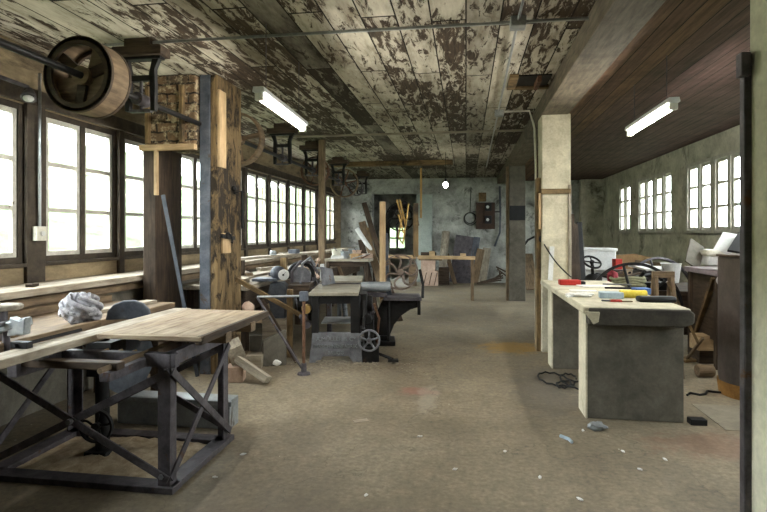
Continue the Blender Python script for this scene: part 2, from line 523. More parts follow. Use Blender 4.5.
def wall_with_windows(name, xin, xout, zs, zh, ztop, spans, mat):
    mb = MB()
    a, b = min(xin, xout), max(xin, xout)
    mb.box(a, b, YF, YB + .3, 0, zs)
    mb.box(a, b, YF, YB + .3, zh, ztop)
    y = YF
    for (s0, s1) in spans:
        mb.box(a, b, y, s0, zs, zh)
        y = s1
    mb.box(a, b, y, YB + .3, zs, zh)
    return struct(mb, name, mat)

left_spans = [(y, y + 1.08) for y in (-.35, .82, 1.99, 3.16, 4.45, 5.62, 6.79, 7.96, 9.13, 10.30, 11.47, 12.64, 14.62)]
right_spans = [(y, y + 1.0) for y in (2.1, 3.3, 4.5, 6.1, 7.16, 8.25, 9.32, 11.0, 12.05, 13.6)]
wall_with_windows('wall_left', XL, XL - .13, 1.23, 2.65, ZL + .1, left_spans, wall_left_m)
wall_with_windows('wall_right', XR, XR + .17, 1.5, 2.72, ZR + .1, right_spans, wall_right_m)

def make_window(name, x, y0, w, z0, z1, m_frame, m_sash, sgn, t=.05, fw=.055, outer=None, mw=.025):
    """double-leaf window with three rows of panes; sgn points into the room"""
    e = bpy.data.objects.new(name, None)
    C.objects.link(e)
    e.location = (x, y0, z0)
    e['kind'] = 'structure'
    h = z1 - z0
    def ring_(mb, x0, x1, ya, yb, za, zb, b):
        mb.box(x0, x1, ya, ya + b, za, zb); mb.box(x0, x1, yb - b, yb, za, zb)
        mb.box(x0, x1, ya + b, yb - b, za, za + b); mb.box(x0, x1, ya + b, yb - b, zb - b, zb)
    def bld(mb, nm, m, bev=0):
        mb.v = [p + V((x, y0, z0)) for p in mb.v]
        return mb.build(nm, m, e, bev)
    mb = MB(); ring_(mb, -.05, .03, 0, w, 0, h, fw)
    mb.box(-.05, .045, w / 2 - mw, w / 2 + mw, fw, h - fw)
    mb.box(-.05, .07, -.02, w + .02, -.035, .0)
    bld(mb, 'window_frame', m_frame, .004)
    for k in (0, 1):
        ya = fw if k == 0 else w / 2 + mw
        yb = w / 2 - mw if k == 0 else w - fw
        mb = MB(); ring_(mb, -.02, .02, ya, yb, fw, h - fw, .045)
        for q in (1, 2):
            zz = fw + (h - 2 * fw) * q / 3
            mb.box(-.016, .016, ya + .035, yb - .035, zz - .02, zz + .02)
        bld(mb, 'sash', m_sash, .003)
    mb = MB().box(-.003, .003, fw + .03, w - fw - .03, fw + .03, h - fw - .03)
    bld(mb, 'pane', glass_m)
    if outer:
        mb = MB(); ox = -sgn * outer
        ring_(mb, ox - .02, ox + .02, 0, w, 0, h, .06)
        mb.box(ox - .02, ox + .02, w / 2 - .05, w / 2 + .05, .06, h - .06)
        for q in (1, 2): mb.box(ox - .016, ox + .016, .06, w - .06, h * q / 3 - .015, h * q / 3 + .015)
        bld(mb, 'outer_sash', m_sash)
    return e

proto = make_window('window_1', XL - .04, left_spans[0][0], 1.08, 1.23, 2.65, frame_dark_m, sash_m, 1)
nwin = 1
for s0, s1 in left_spans[1:]:
    nwin += 1
    c = copy_tree(proto); c.name = 'window_%d' % nwin; c.location.y = s0
nwin += 1
proto = make_window('window_%d' % nwin, XR + .05, right_spans[0][0], 1.0, 1.5, 2.72, sash_m, sash_m, -1, mw=.05)
for s0, s1 in right_spans[1:]:
    nwin += 1
    c = copy_tree(proto); c.name = 'window_%d' % nwin; c.location.y = s0

# rails, posts and ledge of the window wall
struct(MB().box(XL, XL + .05, YF, YB, 2.66, 2.8), 'trim_2', frame_dark_m, .006)
k = 3
for a, b in [(left_spans[i][1], left_spans[i + 1][0]) for i in range(len(left_spans) - 1)]:
    struct(MB().box(XL - .02, XL + .035, a + .0, b - .0, 1.05, 2.66), 'trim_%d' % k, frame_dark_m, .004); k += 1
struct(MB().box(XL, XL + .46, YF, YB, .99, 1.05), 'trim_%d' % k, W_dust['y'], .008); k += 1      # broad ledge under the windows
struct(MB().box(XL, XL + .4, YF, YB, .90, .97), 'trim_%d' % k, W_mid['y'], .012); k += 1
# back wall with the dark doorway to a further room
mb = MB()
mb.box(XL, -2.9, YB, YB + .3, 0, ZL); mb.box(-1.5, XR + .4, YB, YB + .3, 0, ZL); mb.box(-2.9, -1.5, YB, YB + .3, 2.72, ZL)
struct(mb, 'wall_back', wall_back_m)
mb = MB()
mb.box(-3.6, -2.72, 18.9, 19.1, 0, 2.95); mb.box(-2.12, -1.0, 18.9, 19.1, 0, 2.95); mb.box(-2.72, -2.12, 18.9, 19.1, 0, .93); mb.box(-2.72, -2.12, 18.9, 19.1, 1.72, 2.95)
struct(mb, 'wall_far_room', wall_back_m)
struct(MB().box(-3.75, -3.6, YB + .3, 19.1, 0, 2.95), 'wall_far_room_left', wall_back_m)
struct(MB().box(-1.0, -.85, YB + .3, 19.1, 0, 2.95), 'wall_far_room_right', wall_back_m)
struct(MB().box(-3.75, -.85, YB + .3, 19.1, 2.95, 3.1), 'ceiling_far_room', W_dark['y'])
e = bpy.data.objects.new('window_%d' % (nwin + 1), None); C.objects.link(e); e['kind'] = 'structure'; e.location = (-2.42, 18.95, .93)
mb = MB(); mb.box(-2.72, -2.68, 18.93, 18.99, .93, 1.72).box(-2.16, -2.12, 18.93, 18.99, .93, 1.72).box(-2.68, -2.16, 18.93, 18.99, .93, .97).box(-2.68, -2.16, 18.93, 18.99, 1.68, 1.72).box(-2.46, -2.38, 18.93, 18.99, .97, 1.68).box(-2.68, -2.16, 18.94, 18.98, 1.29, 1.35)
mb.build('window_frame', sash_m, e)
MB().box(-2.68, -2.16, 18.955, 18.96, .97, 1.68).build('pane', glass_m, e)
struct(MB().box(-1.5, -1.02, YB - .1, YB, 0, 2.68), 'trim_%d' % k, patch_m, .01); k += 1          # pale plaster pier beside the doorway
struct(MB().box(3.3, XR, YB - .22, YB, 0, ZR), 'trim_%d' % k, wall_right_m, .01); k += 1
struct(MB().box(XL - .34, XR + .4, YF - .3, YF, 0, ZL), 'wall_front', wall_back_m)
# columns under the beam
def column(n, y0, y1, x0=.94, x1=1.29, m=concrete_pale):
    return struct(MB().box(x0, x1, y0, y1, 0, 2.99), 'column_%d' % n, m, .012)
column(1, 1.62, 1.97, m=concrete_green)
column(2, 6.95, 7.3)
column(3, 12.1, 12.45, m=concrete_dark)
struct(MB().box(.918, .945, 1.95, 1.985, 0, 2.1).box(.90, .93, 1.93, 1.97, 2.02, 2.1), 'trim_%d' % k, iron_dark, .004); k += 1   # iron corner of the near opening
struct(MB().box(.885, .94, 7.02, 7.2, 0, 2.2), 'trim_%d' % k, W_gold['z'], .006); k += 1
struct(MB().box(.885, .94, 12.15, 12.35, 0, 2.98), 'trim_%d' % k, W_mid['z'], .006); k += 1
# the masonry portal at the window side
struct(MB().box(-3.40, -3.25, 5.25, 5.78, 0, 2.42), 'pillar_1', W_dark['z'], .01)
struct(MB().box(-2.80, -2.68, 5.33, 5.93, 0, 3.18), 'pillar_2', iron_blue, .008)
def rotten():
    s = NT('rotten_golden_timber')
    g = s.noise(s.coords((1, 1, .14)), 26, 8, .65, .4)
    col = s.ramp(g, [(.3, lin((70, 56, 36))), (.7, lin((138, 114, 78)))])
    sep = s.n('ShaderNodeSeparateXYZ'); s.l(s.tc.outputs['Object'], sep.inputs[0])
    zr = s.ramp(s.math('DIVIDE', sep.outputs[2], 3.2), [(.3, 0), (.5, .1), (.62, .12), (.75, .03)])
    h = s.noise(s.coords((1, 1, .6)), 7, 9, .72, .6)
    hole = s.ramp(s.math('ADD', h, zr), [(.54, 0), (.63, .95)])
    col = s.mix(hole, col, lin((34, 26, 18)))
    s.bump(s.math('SUBTRACT', g, hole), .9, .02)
    return s.done(col, .9)
struct(MB().box(-2.68, -2.60, 5.335, 5.95, 0, 3.18), 'pillar_3', rotten(), .012)
struct(MB().box(-3.40, -2.81, 5.27, 5.9, 2.43, 3.18), 'trim_%d' % k, brick_m, .02); k += 1
struct(MB().box(-3.42, -2.79, 5.2, 5.27, 2.37, 2.43), 'trim_%d' % k, W_pale['x'], .004); k += 1
struct(MB().box(-3.25, -3.215, 5.21, 5.25, 1.9, 2.37), 'trim_%d' % k, W_pale['z'], .003); k += 1
struct(MB().box(-2.60, -2.575, 5.34, 5.5, 2.2, 3.02), 'trim_%d' % k, W_pale['z'], .003); k += 1
struct(MB().box(-3.36, -3.32, 5.22, 5.27, 2.45, 3.05).box(-2.97, -2.93, 5.22, 5.27, 2.45, 3.05), 'trim_%d' % k, W_gold['z'], .003); k += 1
struct(MB().box(-3.2, -.3, 12.35, 12.5, 3.07, 3.18), 'trim_%d' % k, W_gold['x'], .006); k += 1   # batten across the ceiling
for yb in (8.9,): 
    struct(MB().box(XL, .93, yb, yb + .09, 3.155, 3.18), 'trim_%d' % k, W_grey['x'], .004); k += 1
# hillside and ground outside
mb = MB()
nx, ny = 14, 20
vs, fs = [], []
for i in range(nx):
    for j in range(ny):
        x = -4.6 - i * 1.9
        y = -14 + j * 3
        z = -.3 + max(0, i - 1) * .72 + .25 * math.sin(i * 1.7 + j * .9)
        vs.append((x, y, z))
for i in range(nx - 1):
    for j in range(ny - 1):
        fs.append((i * ny + j, i * ny + j + 1, (i + 1) * ny + j + 1, (i + 1) * ny + j))
mb.add(vs, fs)
o = solo(mb, 'hillside_meadow', grass_m, 'pale green grassy slope outside the left windows', 'meadow', kind='stuff')
struct(MB().box(XR + .5, 40, -15, 45, -.6, -.4), 'ground_outside', grass_m)
vs = [(-14, 20.5, -.4), (8, 20.5, -.4), (8, 34, 4.5), (-14, 34, 4.5), (-14, 34, -1), (8, 34, -1), (-14, 20.5, -1), (8, 20.5, -1)]
solo(MB().add(vs, [(0, 1, 2, 3), (3, 2, 5, 4), (0, 3, 4, 6), (1, 7, 5, 2), (6, 7, 1, 0), (4, 5, 7, 6)]), 'added_rear_meadow', grass_m, 'grassy slope added outside the small window beyond the dark doorway to cut its glare', 'meadow', kind='stuff')  # slope added to keep the far window from burning out white
f = thing('meadow_fence', 'wooden rail fence on the grassy slope outside the left windows', 'fence', (-9.5, 8, 2.2))
for j in range(9):
    MB().box(-9.56, -9.44, -2 + j * 2.5, -1.9 + j * 2.5, 1.0, 3.15).build('fence_post', W_grey['z'], f)
for z in (2.55, 3.0):
    MB().box(-9.44, -9.40, -2.2, 18.2, z - .05, z + .05).build('fence_rail', W_grey['y'], f)

# ================================================================== LINE SHAFT
SX, SZ = -2.8, 2.66
ls = thing('line_shaft', 'long dark steel line shaft under the ceiling carrying belt pulleys along the windows', 'line shaft', (SX, 2.6, SZ))
MB().cyl((SX, 1.2, SZ), (SX, 14.6, SZ), .026, n=14).build('shaft', iron_black, ls)
# the big wooden drum
dy0, dy1, dr = 3.52, 3.75, .275
d = MB().ring((SX, (dy0 + dy1) / 2, SZ), (0, 1, 0), dr - .03, dr, dy1 - dy0, 56).build('drum_rim', W_mid['y'], ls, .004)
for y in (dy0 + .012, dy1 - .012):
    MB().ring((SX, y, SZ), (0, 1, 0), dr - .06, dr + .004, .024, 56).build('rim_ring', W_dark['x'], ls)
webm = MB()
webm.ring((SX, dy0 + .1, SZ), (0, 1, 0), .03, .07, .14, 24)
poly = [(.06 * math.cos(t), .06 * math.sin(t)) for t in [R(75 - 15 * i) for i in range(0, 18)]]
outer = [((dr - .03) * math.cos(t), (dr - .03) * math.sin(t)) for t in [R(75 - 15 * i) for i in range(0, 18)]][::-1]
webm.prism(poly + outer, (SX, dy0 + .09, SZ), (1, 0, 0), (0, 0, 1), (0, .04, 0))
webm.build('drum_web', W_mid['x'], ls)
webs = MB()
for a in (20, 140, 260):
    webs.beam((SX + .06 * math.cos(R(a)), dy0 + .075, SZ + .06 * math.sin(R(a))), (SX + .25 * math.cos(R(a)), dy0 + .075, SZ + .25 * math.sin(R(a))), .07, .03, (0, 1, 0))
webs.build('drum_batten', W_dark['x'], ls)
def wheel_parts(parent, c, axis, Rr, w, spokes, m_rim, m_sp, rim_t=.03, hub=.05, curved=0, name='pulley_rim', sname='pulley_spokes', sw=.028):
    MB().ring(c, axis, Rr - rim_t, Rr, w, 48).build(name, m_rim, parent, .003)
    mb = MB()
    dd, a, b = mb.frame_of(V(axis))
    cc = V(c)
    mb.cyl(cc - dd * w * .7, cc + dd * w * .7, hub, n=20)
    for k_ in range(spokes):
        t0 = 2 * PI * k_ / spokes + .2
        pts = []
        for q in range(7):
            r_ = hub * .7 + (Rr - rim_t * .5 - hub * .7) * q / 6
            t = t0 + curved * math.sin(PI * q / 6 * .9)
            pts.append(cc + r_ * (math.cos(t) * a + math.sin(t) * b))
        mb.tube(pts, sw / 2, 8)
    mb.build(sname, m_sp, parent)
wheel_parts(ls, (SX, 6.3, SZ), (0, 1, 0), .33, .13, 4, W_mid['y'], W_mid['x'], .028, .06, 0, 'pulley_rim', 'pulley_spokes', .06)
wheel_parts(ls, (SX, 9.75, SZ), (0, 1, 0), .27, .1, 6, iron_rust, iron_rust, .02)
wheel_parts(ls, (SX, 12.2, SZ), (0, 1, 0), .33, .12, 6, W_mid['y'], iron_rust, .025)
wheel_parts(ls, (SX, 13.6, SZ), (0, 1, 0), .2, .12, 6, iron_dark, iron_dark, .02)
# hangers bolted to the ceiling
def make_hanger():
    h = thing('shaft_hanger', 'x', 'bearing hanger', (0, 0, 0))
    MB().box(-.23, .23, -.08, .08, .37, .45).box(-.12, .12, -.07, .07, .45, .52).build('mounting_block', W_dark['x'], h, .006)
    mb = MB()
    for sx in (-1, 1):
        mb.prism([(sx * .19, .37), (sx * .12, .37), (sx * .085, .22), (sx * .095, .06), (sx * .10, -.1), (sx * .14, -.1), (sx * .145, .08), (sx * .14, .26)], (0, -.025, 0), (1, 0, 0), (0, 0, 1), (0, .05, 0))
    mb.box(-.2, .2, -.04, .04, .345, .37)
    mb.box(-.12, .12, -.025, .025, .16, .21)
    mb.build('bracket', iron_black, h, .004)
    mb = MB().cyl((0, -.07, 0), (0, .07, 0), .055, n=20)
    mb.cyl((0, 0, .05), (0, 0, .2), .014).cyl((0, 0, -.05), (0, 0, -.11), .014).box(-.1, .1, -.02, .02, -.11, -.085)
    mb.build('bearing', iron_dark, h)
    return h
hg = make_hanger()
hl = ['dark iron bearing hanger right behind the big wooden drum', 'iron bearing hanger right behind the spoked wheel by the golden post', 'iron bearing hanger beside the upright wooden pole', 'iron bearing hanger in front of the far large spoked pulley', 'farthest iron bearing hanger near the back wall']
for i, (y, l) in enumerate(zip((4.3, 7.94, 9.57, 11.6, 14.3), hl)):
    o = hg if i == 0 else copy_tree(hg)
    o.location = (SX, y, SZ)
    tag(o, l, 'bearing hanger', 'bearing hangers of the line shaft')

# ================================================================== LAMPS
def make_lamp(lab, x0, y0, x1, y1, z, zc):
    L = math.hypot(x1 - x0, y1 - y0)
    e = thing('fluorescent_lamp', lab, 'ceiling lamp', (0, 0, 0))
    MB().prism([(-.03, 0), (-.05, .012), (-.042, .05), (.042, .05), (.05, .012), (.03, 0)], (0, 0, 0), (1, 0, 0), (0, 0, 1), (0, L, 0)).build('housing', white_m, e, .004)
    mb = MB().cyl((0, .05, -.03), (0, L - .05, -.03), .02, n=14)
    mb.build('tube', tube_m, e)
    for y in (.0, L - .05):
        MB().box(-.03, .03, y, y + .05, -.055, 0).build('tube_holder', plastic_white, e, .004)
    for y in (.18, L - .18):
        MB().cyl((0, y, .05), (0, y, zc - z), .004, n=6).build('hanging_wire', iron_dark, e)
    e.location = (x0, y0, z)
    e.rotation_euler = (0, 0, math.atan2(-(x1 - x0), y1 - y0))
    return e
make_lamp('lit fluorescent tube lamp hanging left of centre, nearer the windows', -1.58, 3.93, -1.63, 5.26, 2.58, ZL)
make_lamp('lit fluorescent tube lamp hanging under the dark ceiling on the right', 1.74, 4.85, 1.75, 6.15, 2.60, ZR)
e = thing('hanging_bulb', 'small bare lit bulb hanging near the back wall', 'light bulb', (-.42, 11.2, 2.42))
MB().blob((-.42, 11.2, 2.5), (.045, .045, .065)).build('bulb', bulb_m, e)
MB().cyl((-.42, 11.2, 2.55), (-.42, 11.2, 2.63), .024, n=12).build('socket', black_plastic, e)
MB().cyl((-.42, 11.2, 2.63), (-.42, 11.2, ZL), .005, n=6).build('cord', cable_m, e)

# ================================================================== CONDUITS
def pipe(name, pts, r, m, lab, cat, loc, group=None):
    return solo(MB().tube(pts, r, 10), name, m, lab, cat, loc, group)
pipe('conduit', [(-3.4, 4.28, 3.15), (-1, 4.29, 3.15), (.93, 4.31, 3.15)], .013, conduit_m, 'grey metal conduit crossing the ceiling from the drum to the beam', 'conduit', (-1, 4.3, 3.15))
pipe('conduit', [(.4, .5, 3.15), (.4, 4.25, 3.15), (.44, 8, 3.15), (.5, 13.5, 3.15)], .012, conduit_m, 'grey metal conduit running away along the ceiling left of the beam', 'conduit', (.42, 7, 3.15))
pipe('conduit', [(.52, 7.5, 3.16), (.85, 7.5, 3.16), (.9, 7.5, 3.0), (.905, 7.4, 2.9), (.905, 7.26, 2.4), (.905, 7.26, .1)], .014, plastic_white, 'pale conduit dropping down the side of the pale column', 'conduit', (.9, 7.3, 0))
for (x, y, l) in ((.4, 4.3, 'grey junction box where the two ceiling conduits cross'), (.45, 7.5, 'grey junction box on the ceiling conduit by the pale column')):
    solo(MB().box(x - .06, x + .06, y - .06, y + .06, 3.1, ZL), 'junction_box', conduit_m, l, 'junction box', (x, y, 3.1), bevel=.006)
pipe('conduit', [(XL + .07, 4.34, 2.95), (XL + .07, 4.34, 2.2), (XL + .06, 4.35, 1.56)], .014, conduit_m, 'grey conduit running down the post between the left windows to a switch', 'conduit', (XL + .06, 4.34, 1.5))
sw = thing('wall_switch', 'white wall switch on the dark post between the two nearest windows', 'switch', (XL + .04, 4.34, 1.44))
MB().box(XL + .035, XL + .09, 4.29, 4.40, 1.43, 1.56).build('switch_box', plastic_white, sw, .006)
MB().cyl((XL + .09, 4.345, 1.495), (XL + .11, 4.345, 1.495), .022, n=14).build('switch_knob', white_m, sw)
sp = thing('spot_lamp', 'small unlit spot lamp with white face hanging beside the big drum', 'lamp', (-3.6, 3.95, 2.5))
MB().tube([(-3.88, 3.3, 2.78), (-3.7, 3.6, 2.76), (-3.62, 3.98, 2.72)], .018).build('arm', iron_dark, sp)
MB().lathe([(.02, 0), (.045, -.05), (.06, -.1), (.055, -.1)], (-3.62, 4.0, 2.71), (-.3, .5, 1)).build('shade', iron_dark, sp)
MB().blob((-3.595, 3.955, 2.62), (.04, .04, .03)).build('reflector', white_m, sp)
# hole in the ceiling by the beam, its shade painted as a black plate
e = thing('ceiling_hatch', 'dark broken opening patch in the ceiling beside the beam', 'ceiling hole', (.7, 6.0, 3.12))
MB().box(.55, .9, 5.85, 6.25, 3.165, 3.182).build('opening', iron_black, e)
MB().box(.46, .55, 5.8, 6.3, 3.14, 3.18).box(.55, .92, 6.25, 6.32, 3.14, 3.18).build('broken_batten', W_gold['x'], e)
MB().box(.75, .79, 5.85, 6.2, 3.1, 3.165).build('bracket', iron_rust, e)

# ================================================================== SAW BENCH (near left)
sb = thing('saw_bench', 'old iron framed saw bench with worn sliding wooden top in the left foreground', 'saw bench', (-2.3, 3.3, 0))
def P(n, mb, m, bev=.003, par=sb): return mb.build(n, m, par, bev)
def angle_leg(x, y, sx, sy, z0, z1, w=.075, t=.012):
    mb = MB()
    mb.box(min(x, x + sx * w), max(x, x + sx * w), min(y, y + sy * t), max(y, y + sy * t), z0, z1)
    mb.box(min(x, x + sx * t), max(x, x + sx * t), min(y, y + sy * w), max(y, y + sy * w), z0, z1)
    return mb
X0, X1, Y0, Y1 = -2.92, -1.69, 2.87, 3.64
zt = .80
for (x, y, sx, sy) in ((X1, Y0, -1, 1), (X1, Y1, -1, -1), (X0, Y0, 1, 1), (X0, Y1, 1, -1)):
    P('leg', angle_leg(x, y, sx, sy, .03, zt), iron_dark, .002)
for (a, b) in (((X0, Y0 + .03), (X1 + .03, Y0 + .03)), ((X0, Y1 - .03), (X1, Y1 - .03))):
    P('base_rail', MB().beam((*a, .018), (*b, .018), .11, .036), iron_dark)
    P('top_rail', MB().beam((*a, zt - .04), (*b, zt - .04), .05, .08), iron_dark)
for x in (X0 + .03, X1 - .03):
    P('base_rail', MB().beam((x, Y0, .018), (x, Y1 + .05, .018), .11, .036), iron_dark)
    P('top_rail', MB().beam((x, Y0, zt - .04), (x, Y1, zt - .04), .05, .08), iron_dark)
def xbrace(a, b, off):
    a, b, off = V(a), V(b), V(off)
    P('brace', MB().beam(a + V((0, 0, .08)) + off, b + V((0, 0, zt - .1)) + off, .012, .055, (b - a).cross(V((0, 0, 1)))) if False else MB().beam(a + V((0, 0, .08)) + off, b + V((0, 0, zt - .1)) + off, .045, .012, (b - a).cross(V((0, 0, 1)))), iron_dark, .002)
    P('brace', MB().beam(b + V((0, 0, .08)) + off * 2.2, a + V((0, 0, zt - .1)) + off * 2.2, .045, .012, (b - a).cross(V((0, 0, 1)))), iron_dark, .002)
xbrace((X0, Y0, 0), (X1, Y0, 0), (0, -.008, 0))
xbrace((X0, Y1, 0), (X1, Y1, 0), (0, .008, 0))
xbrace((X1, Y0, 0), (X1, Y1, 0), (.008, 0, 0))
xbrace((X0, Y0, 0), (X0, Y1, 0), (-.008, 0, 0))
P('bolt', MB().cyl(((X0 + X1) / 2, Y0 - .05, .39), ((X0 + X1) / 2, Y0, .39), .018, n=6), iron_grey, 0)
P('bolt', MB().cyl((X1 - .04, Y0 - .03, .1), (X1 - .04, Y0, .1), .016, n=6), iron_grey, 0)
# top: sliding panel, running rails, cross bar
pt = MB()
for i in range(4):
    pt.box(-2.17 + i * .16, -2.17 + (i + 1) * .16 - .004, 2.93, 3.95, .872, .9)
P('table_top', pt, W_board['y'], .004)
P('table_edge', MB().box(-1.55, -1.51, 2.9, 3.97, .85, .899), W_dark['y'], .005)
P('table_edge', MB().box(-2.17, -1.51, 2.89, 2.93, .872, .899), W_board['x'], .005)
P('table_bearer', MB().box(-2.1, -1.5, 3.2, 3.28, .80, .865), W_mid['x'])
P('table_bearer', MB().box(-2.1, -1.5, 3.6, 3.68, .80, .865), W_mid['x'])
P('running_rail', MB().box(-2.37, -2.22, 1.6, 4.1, .84, .885), W_dust['y'], .006)
P('running_rail', MB().box(-2.72, -2.66, 1.6, 3.6, .80, .86), W_mid['y'], .006)
P('guide_rod', MB().tube([(-1.86, 2.5, .79), (-1.86, 3.7, .81)], .016), W_mid['y'], 0)
P('cross_bar', MB().box(-2.46, -1.82, 2.58, 2.65, .77, .812), W_dark['x'], .006)
P('bar_bearer', MB().box(-1.9, -1.84, 2.55, 2.9, .72, .77), iron_dark)
P('bar_bearer', MB().box(-2.45, -2.39, 2.55, 2.9, .72, .83), iron_dark)
P('saw_slot', MB().tube([(-2.36, 2.5, .90), (-2.36, 3.0, .90)], .01).box(-2.4, -2.3, 2.52, 2.56, .885, .92), iron_black, 0)
bl = MB().lathe([(.0, -.002), (.22, -.002), (.22, .002), (0, .002)], (-2.34, 3.45, .60), (1, -.25, 0), 48)
P('saw_blade', bl, iron_blue, 0)
P('blade_guard', MB().prism([(-.16, 0), (-.148, .065), (-.105, .115), (-.04, .14), (.04, .14), (.105, .115), (.148, .065), (.16, 0)], (-2.53, 3.72, .845), (.9, .4, 0), (0, 0, 1), (-.02, .05, 0)), iron_blue, .01)
P('arbor_post', MB().cyl((-2.42, 3.28, .03), (-2.42, 3.28, .8), .045, n=18).box(-2.5, -2.34, 3.2, 3.36, .0, .05).box(-2.48, -2.3, 3.2, 3.36, .55, .78), iron_black, .004)
for i, x in enumerate((-2.32, -2.22, -2.12)):
    P('adjusting_screw', MB().ring((x, 2.95, .735), (0, 1, 0), .014, .028, .03, 16).cyl((x, 2.93, .735), (x, 3.2, .735), .009), copper_m, 0)
wheel_parts(sb, (-2.42, 3.22, .22), (.15, -1, 0), .11, .03, 5, iron_black, iron_black, .014, .025, .3, 'handwheel_rim', 'handwheel_spokes', .016)
# floor under it
solo(MB().box(-2.72, -1.78, 3.86, 4.02, 0, .22).box(-2.74, -1.76, 3.84, 3.86, .18, .22), 'steel_trough', steel_grey, 'grey steel channel lying on the floor behind the saw bench legs', 'trough', (-2.25, 3.94, 0), bevel=.006)
mb = MB()
rnd = random.Random(5)
n_ = 26
vs, fs = [], []
for i in range(n_ + 1):
    for j in range(n_ + 1):
        u, v_ = i / n_, j / n_
        h_ = math.sin(PI * u) ** .7 * math.sin(PI * v_) ** .7
        vs.append((-2.85 + 1.1 * u, 2.95 + .74 * v_, .002 + h_ * (.02 + .03 * rnd.random())))
for i in range(n_):
    for j in range(n_):
        q = i * (n_ + 1) + j
        fs.append((q, q + n_ + 1, q + n_ + 2, q + 1))
mb.add(vs, fs)
solo(mb, 'sawdust', rough_mat('sawdust', (142, 122, 96), (196, 178, 150), 14, (196, 188, 172), .66, .95, 0, .6), 'heap of sawdust and chips on the floor inside the saw bench frame', 'sawdust', (-2.3, 3.3, 0), kind='stuff')

# ================================================================== LEFT BENCHES
FPX, CY, SY = 536.0, math.cos(YAW), math.sin(YAW)
def at(px, py, d):
    """point of the place at depth d (metres before the camera's plane) seen at px, py"""
    r = (px - 383.5) / FPX * d
    return V((r * CY - d * SY, r * SY + d * CY, 1.5 + (233 - py) / FPX * d))
def on(px, py, z=0.0):
    return at(px, py, (1.5 - z) * FPX / (py - 233))

wb = thing('wall_bench', 'long low dusty bench along the near window wall behind the saw bench', 'bench', (-3.1, 3.2, 0))
MB().box(-3.5, -2.74, 1.0, 4.75, .79, .84).build('bench_top', W_mid['y'], wb, .006)
MB().box(-2.79, -2.74, 1.0, 4.75, .70, .79).build('front_rail', W_dark['y'], wb, .005)
MB().box(-3.5, -3.4, 1.0, 4.75, .84, .9).build('back_rail', W_mid['y'], wb, .006)
for y in (1.2, 4.6):
    for x in (-3.42, -2.84): MB().box(x - .04, x + .04, y - .04, y + .04, 0, .79).build('leg', W_dark['z'], wb, .004)
struct(MB().box(-3.9, -3.56, YF, 9.0, 0, .9), 'trim_70', concrete_dark, .01)
rb = MB().blob((-2.8, 3.56, .94), (.13, .125, .105), 40, 28, .22, 3)
o = solo(rb, 'rag_bundle', cloth_m, 'crumpled bundle of dirty grey and white rags on the bench behind the saw bench', 'rags', (-2.8, 3.56, .84), sub=1)
tx = bpy.data.textures.new('folds', 'CLOUDS'); tx.noise_scale = .05; tx.noise_depth = 3
dm = o.modifiers.new('folds', 'DISPLACE'); dm.texture = tx; dm.strength = .06; dm.mid_level = .5
# a twisted strand or two across the bundle
for i in range(5):
    t0 = i * 1.25
    pts = [(-2.8 + .135 * math.cos(t0 + q * .25) * math.sin(.5 + q * .13), 3.56 + .13 * math.sin(t0 + q * .25) * math.sin(.5 + q * .13), .945 + .11 * math.cos(.5 + q * .13)) for q in range(12)]
    MB().tube(pts, .018, 8).build('twisted_fold', cloth_m, o)

ds = thing('disc_stand', 'round pale wooden disc on an iron post at the left edge of the photo', 'disc stand', (-2.8, 2.96, .84))
c = at(2, 307, 3.25)
MB().lathe([(0, 0), (.105, 0), (.11, .008), (.11, .022), (.1, .03), (0, .03)], (c.x, c.y, c.z - .015), (0, 0, 1), 40).build('disc', W_grey['x'], ds)
MB().cyl((c.x, c.y, .84), (c.x, c.y, c.z - .015), .03).build('post', iron_dark, ds)
cf = thing('clamp_fixture', 'grey steel clamp fixture with bolts below the round wooden disc', 'clamp', (c.x + .08, c.y - .05, .84))
q = at(14, 325, 3.1)
MB().beam((q.x - .12, q.y, q.z - .03), (q.x + .07, q.y + .02, q.z + .02), .09, .05).build('clamp_body', steel_grey, cf, .008)
MB().prism([(-.05, -.06), (.06, -.05), (.07, .05), (.03, .03), (-.03, .05)], (q.x + .03, q.y - .03, q.z), (1, 0, 0), (0, 0, 1), (0, .05, 0)).build('clamp_jaw', steel_grey, cf, .005)
MB().cyl((q.x - .04, q.y - .07, q.z + .01), (q.x - .04, q.y + .06, q.z + .01), .016, n=8).build('clamp_bolt', iron_grey, cf)
MB().cyl((q.x - .08, q.y + .03, .80), (q.x - .08, q.y + .03, q.z), .02).build('clamp_foot', iron_dark, cf)
plank('plank', 'narrow bright plank lying along the wall bench beyond the rag bundle', 'plank', (-3.05, 3.75, .8535), (-2.95, 4.7, .8535), .12, .025, W_dust['z'], 0)
block('offcut', 'reddish brown offcut lying on the bench left of the rag bundle', 'offcut', -2.9, 3.05, .84, .1, .22, .03, W_mid['y'], .5)
block('offcut', 'small dark offcut on the broad ledge below the nearest windows', 'offcut', -3.6, 4.0, 1.05, .05, .12, .025, W_dark['y'], .3)
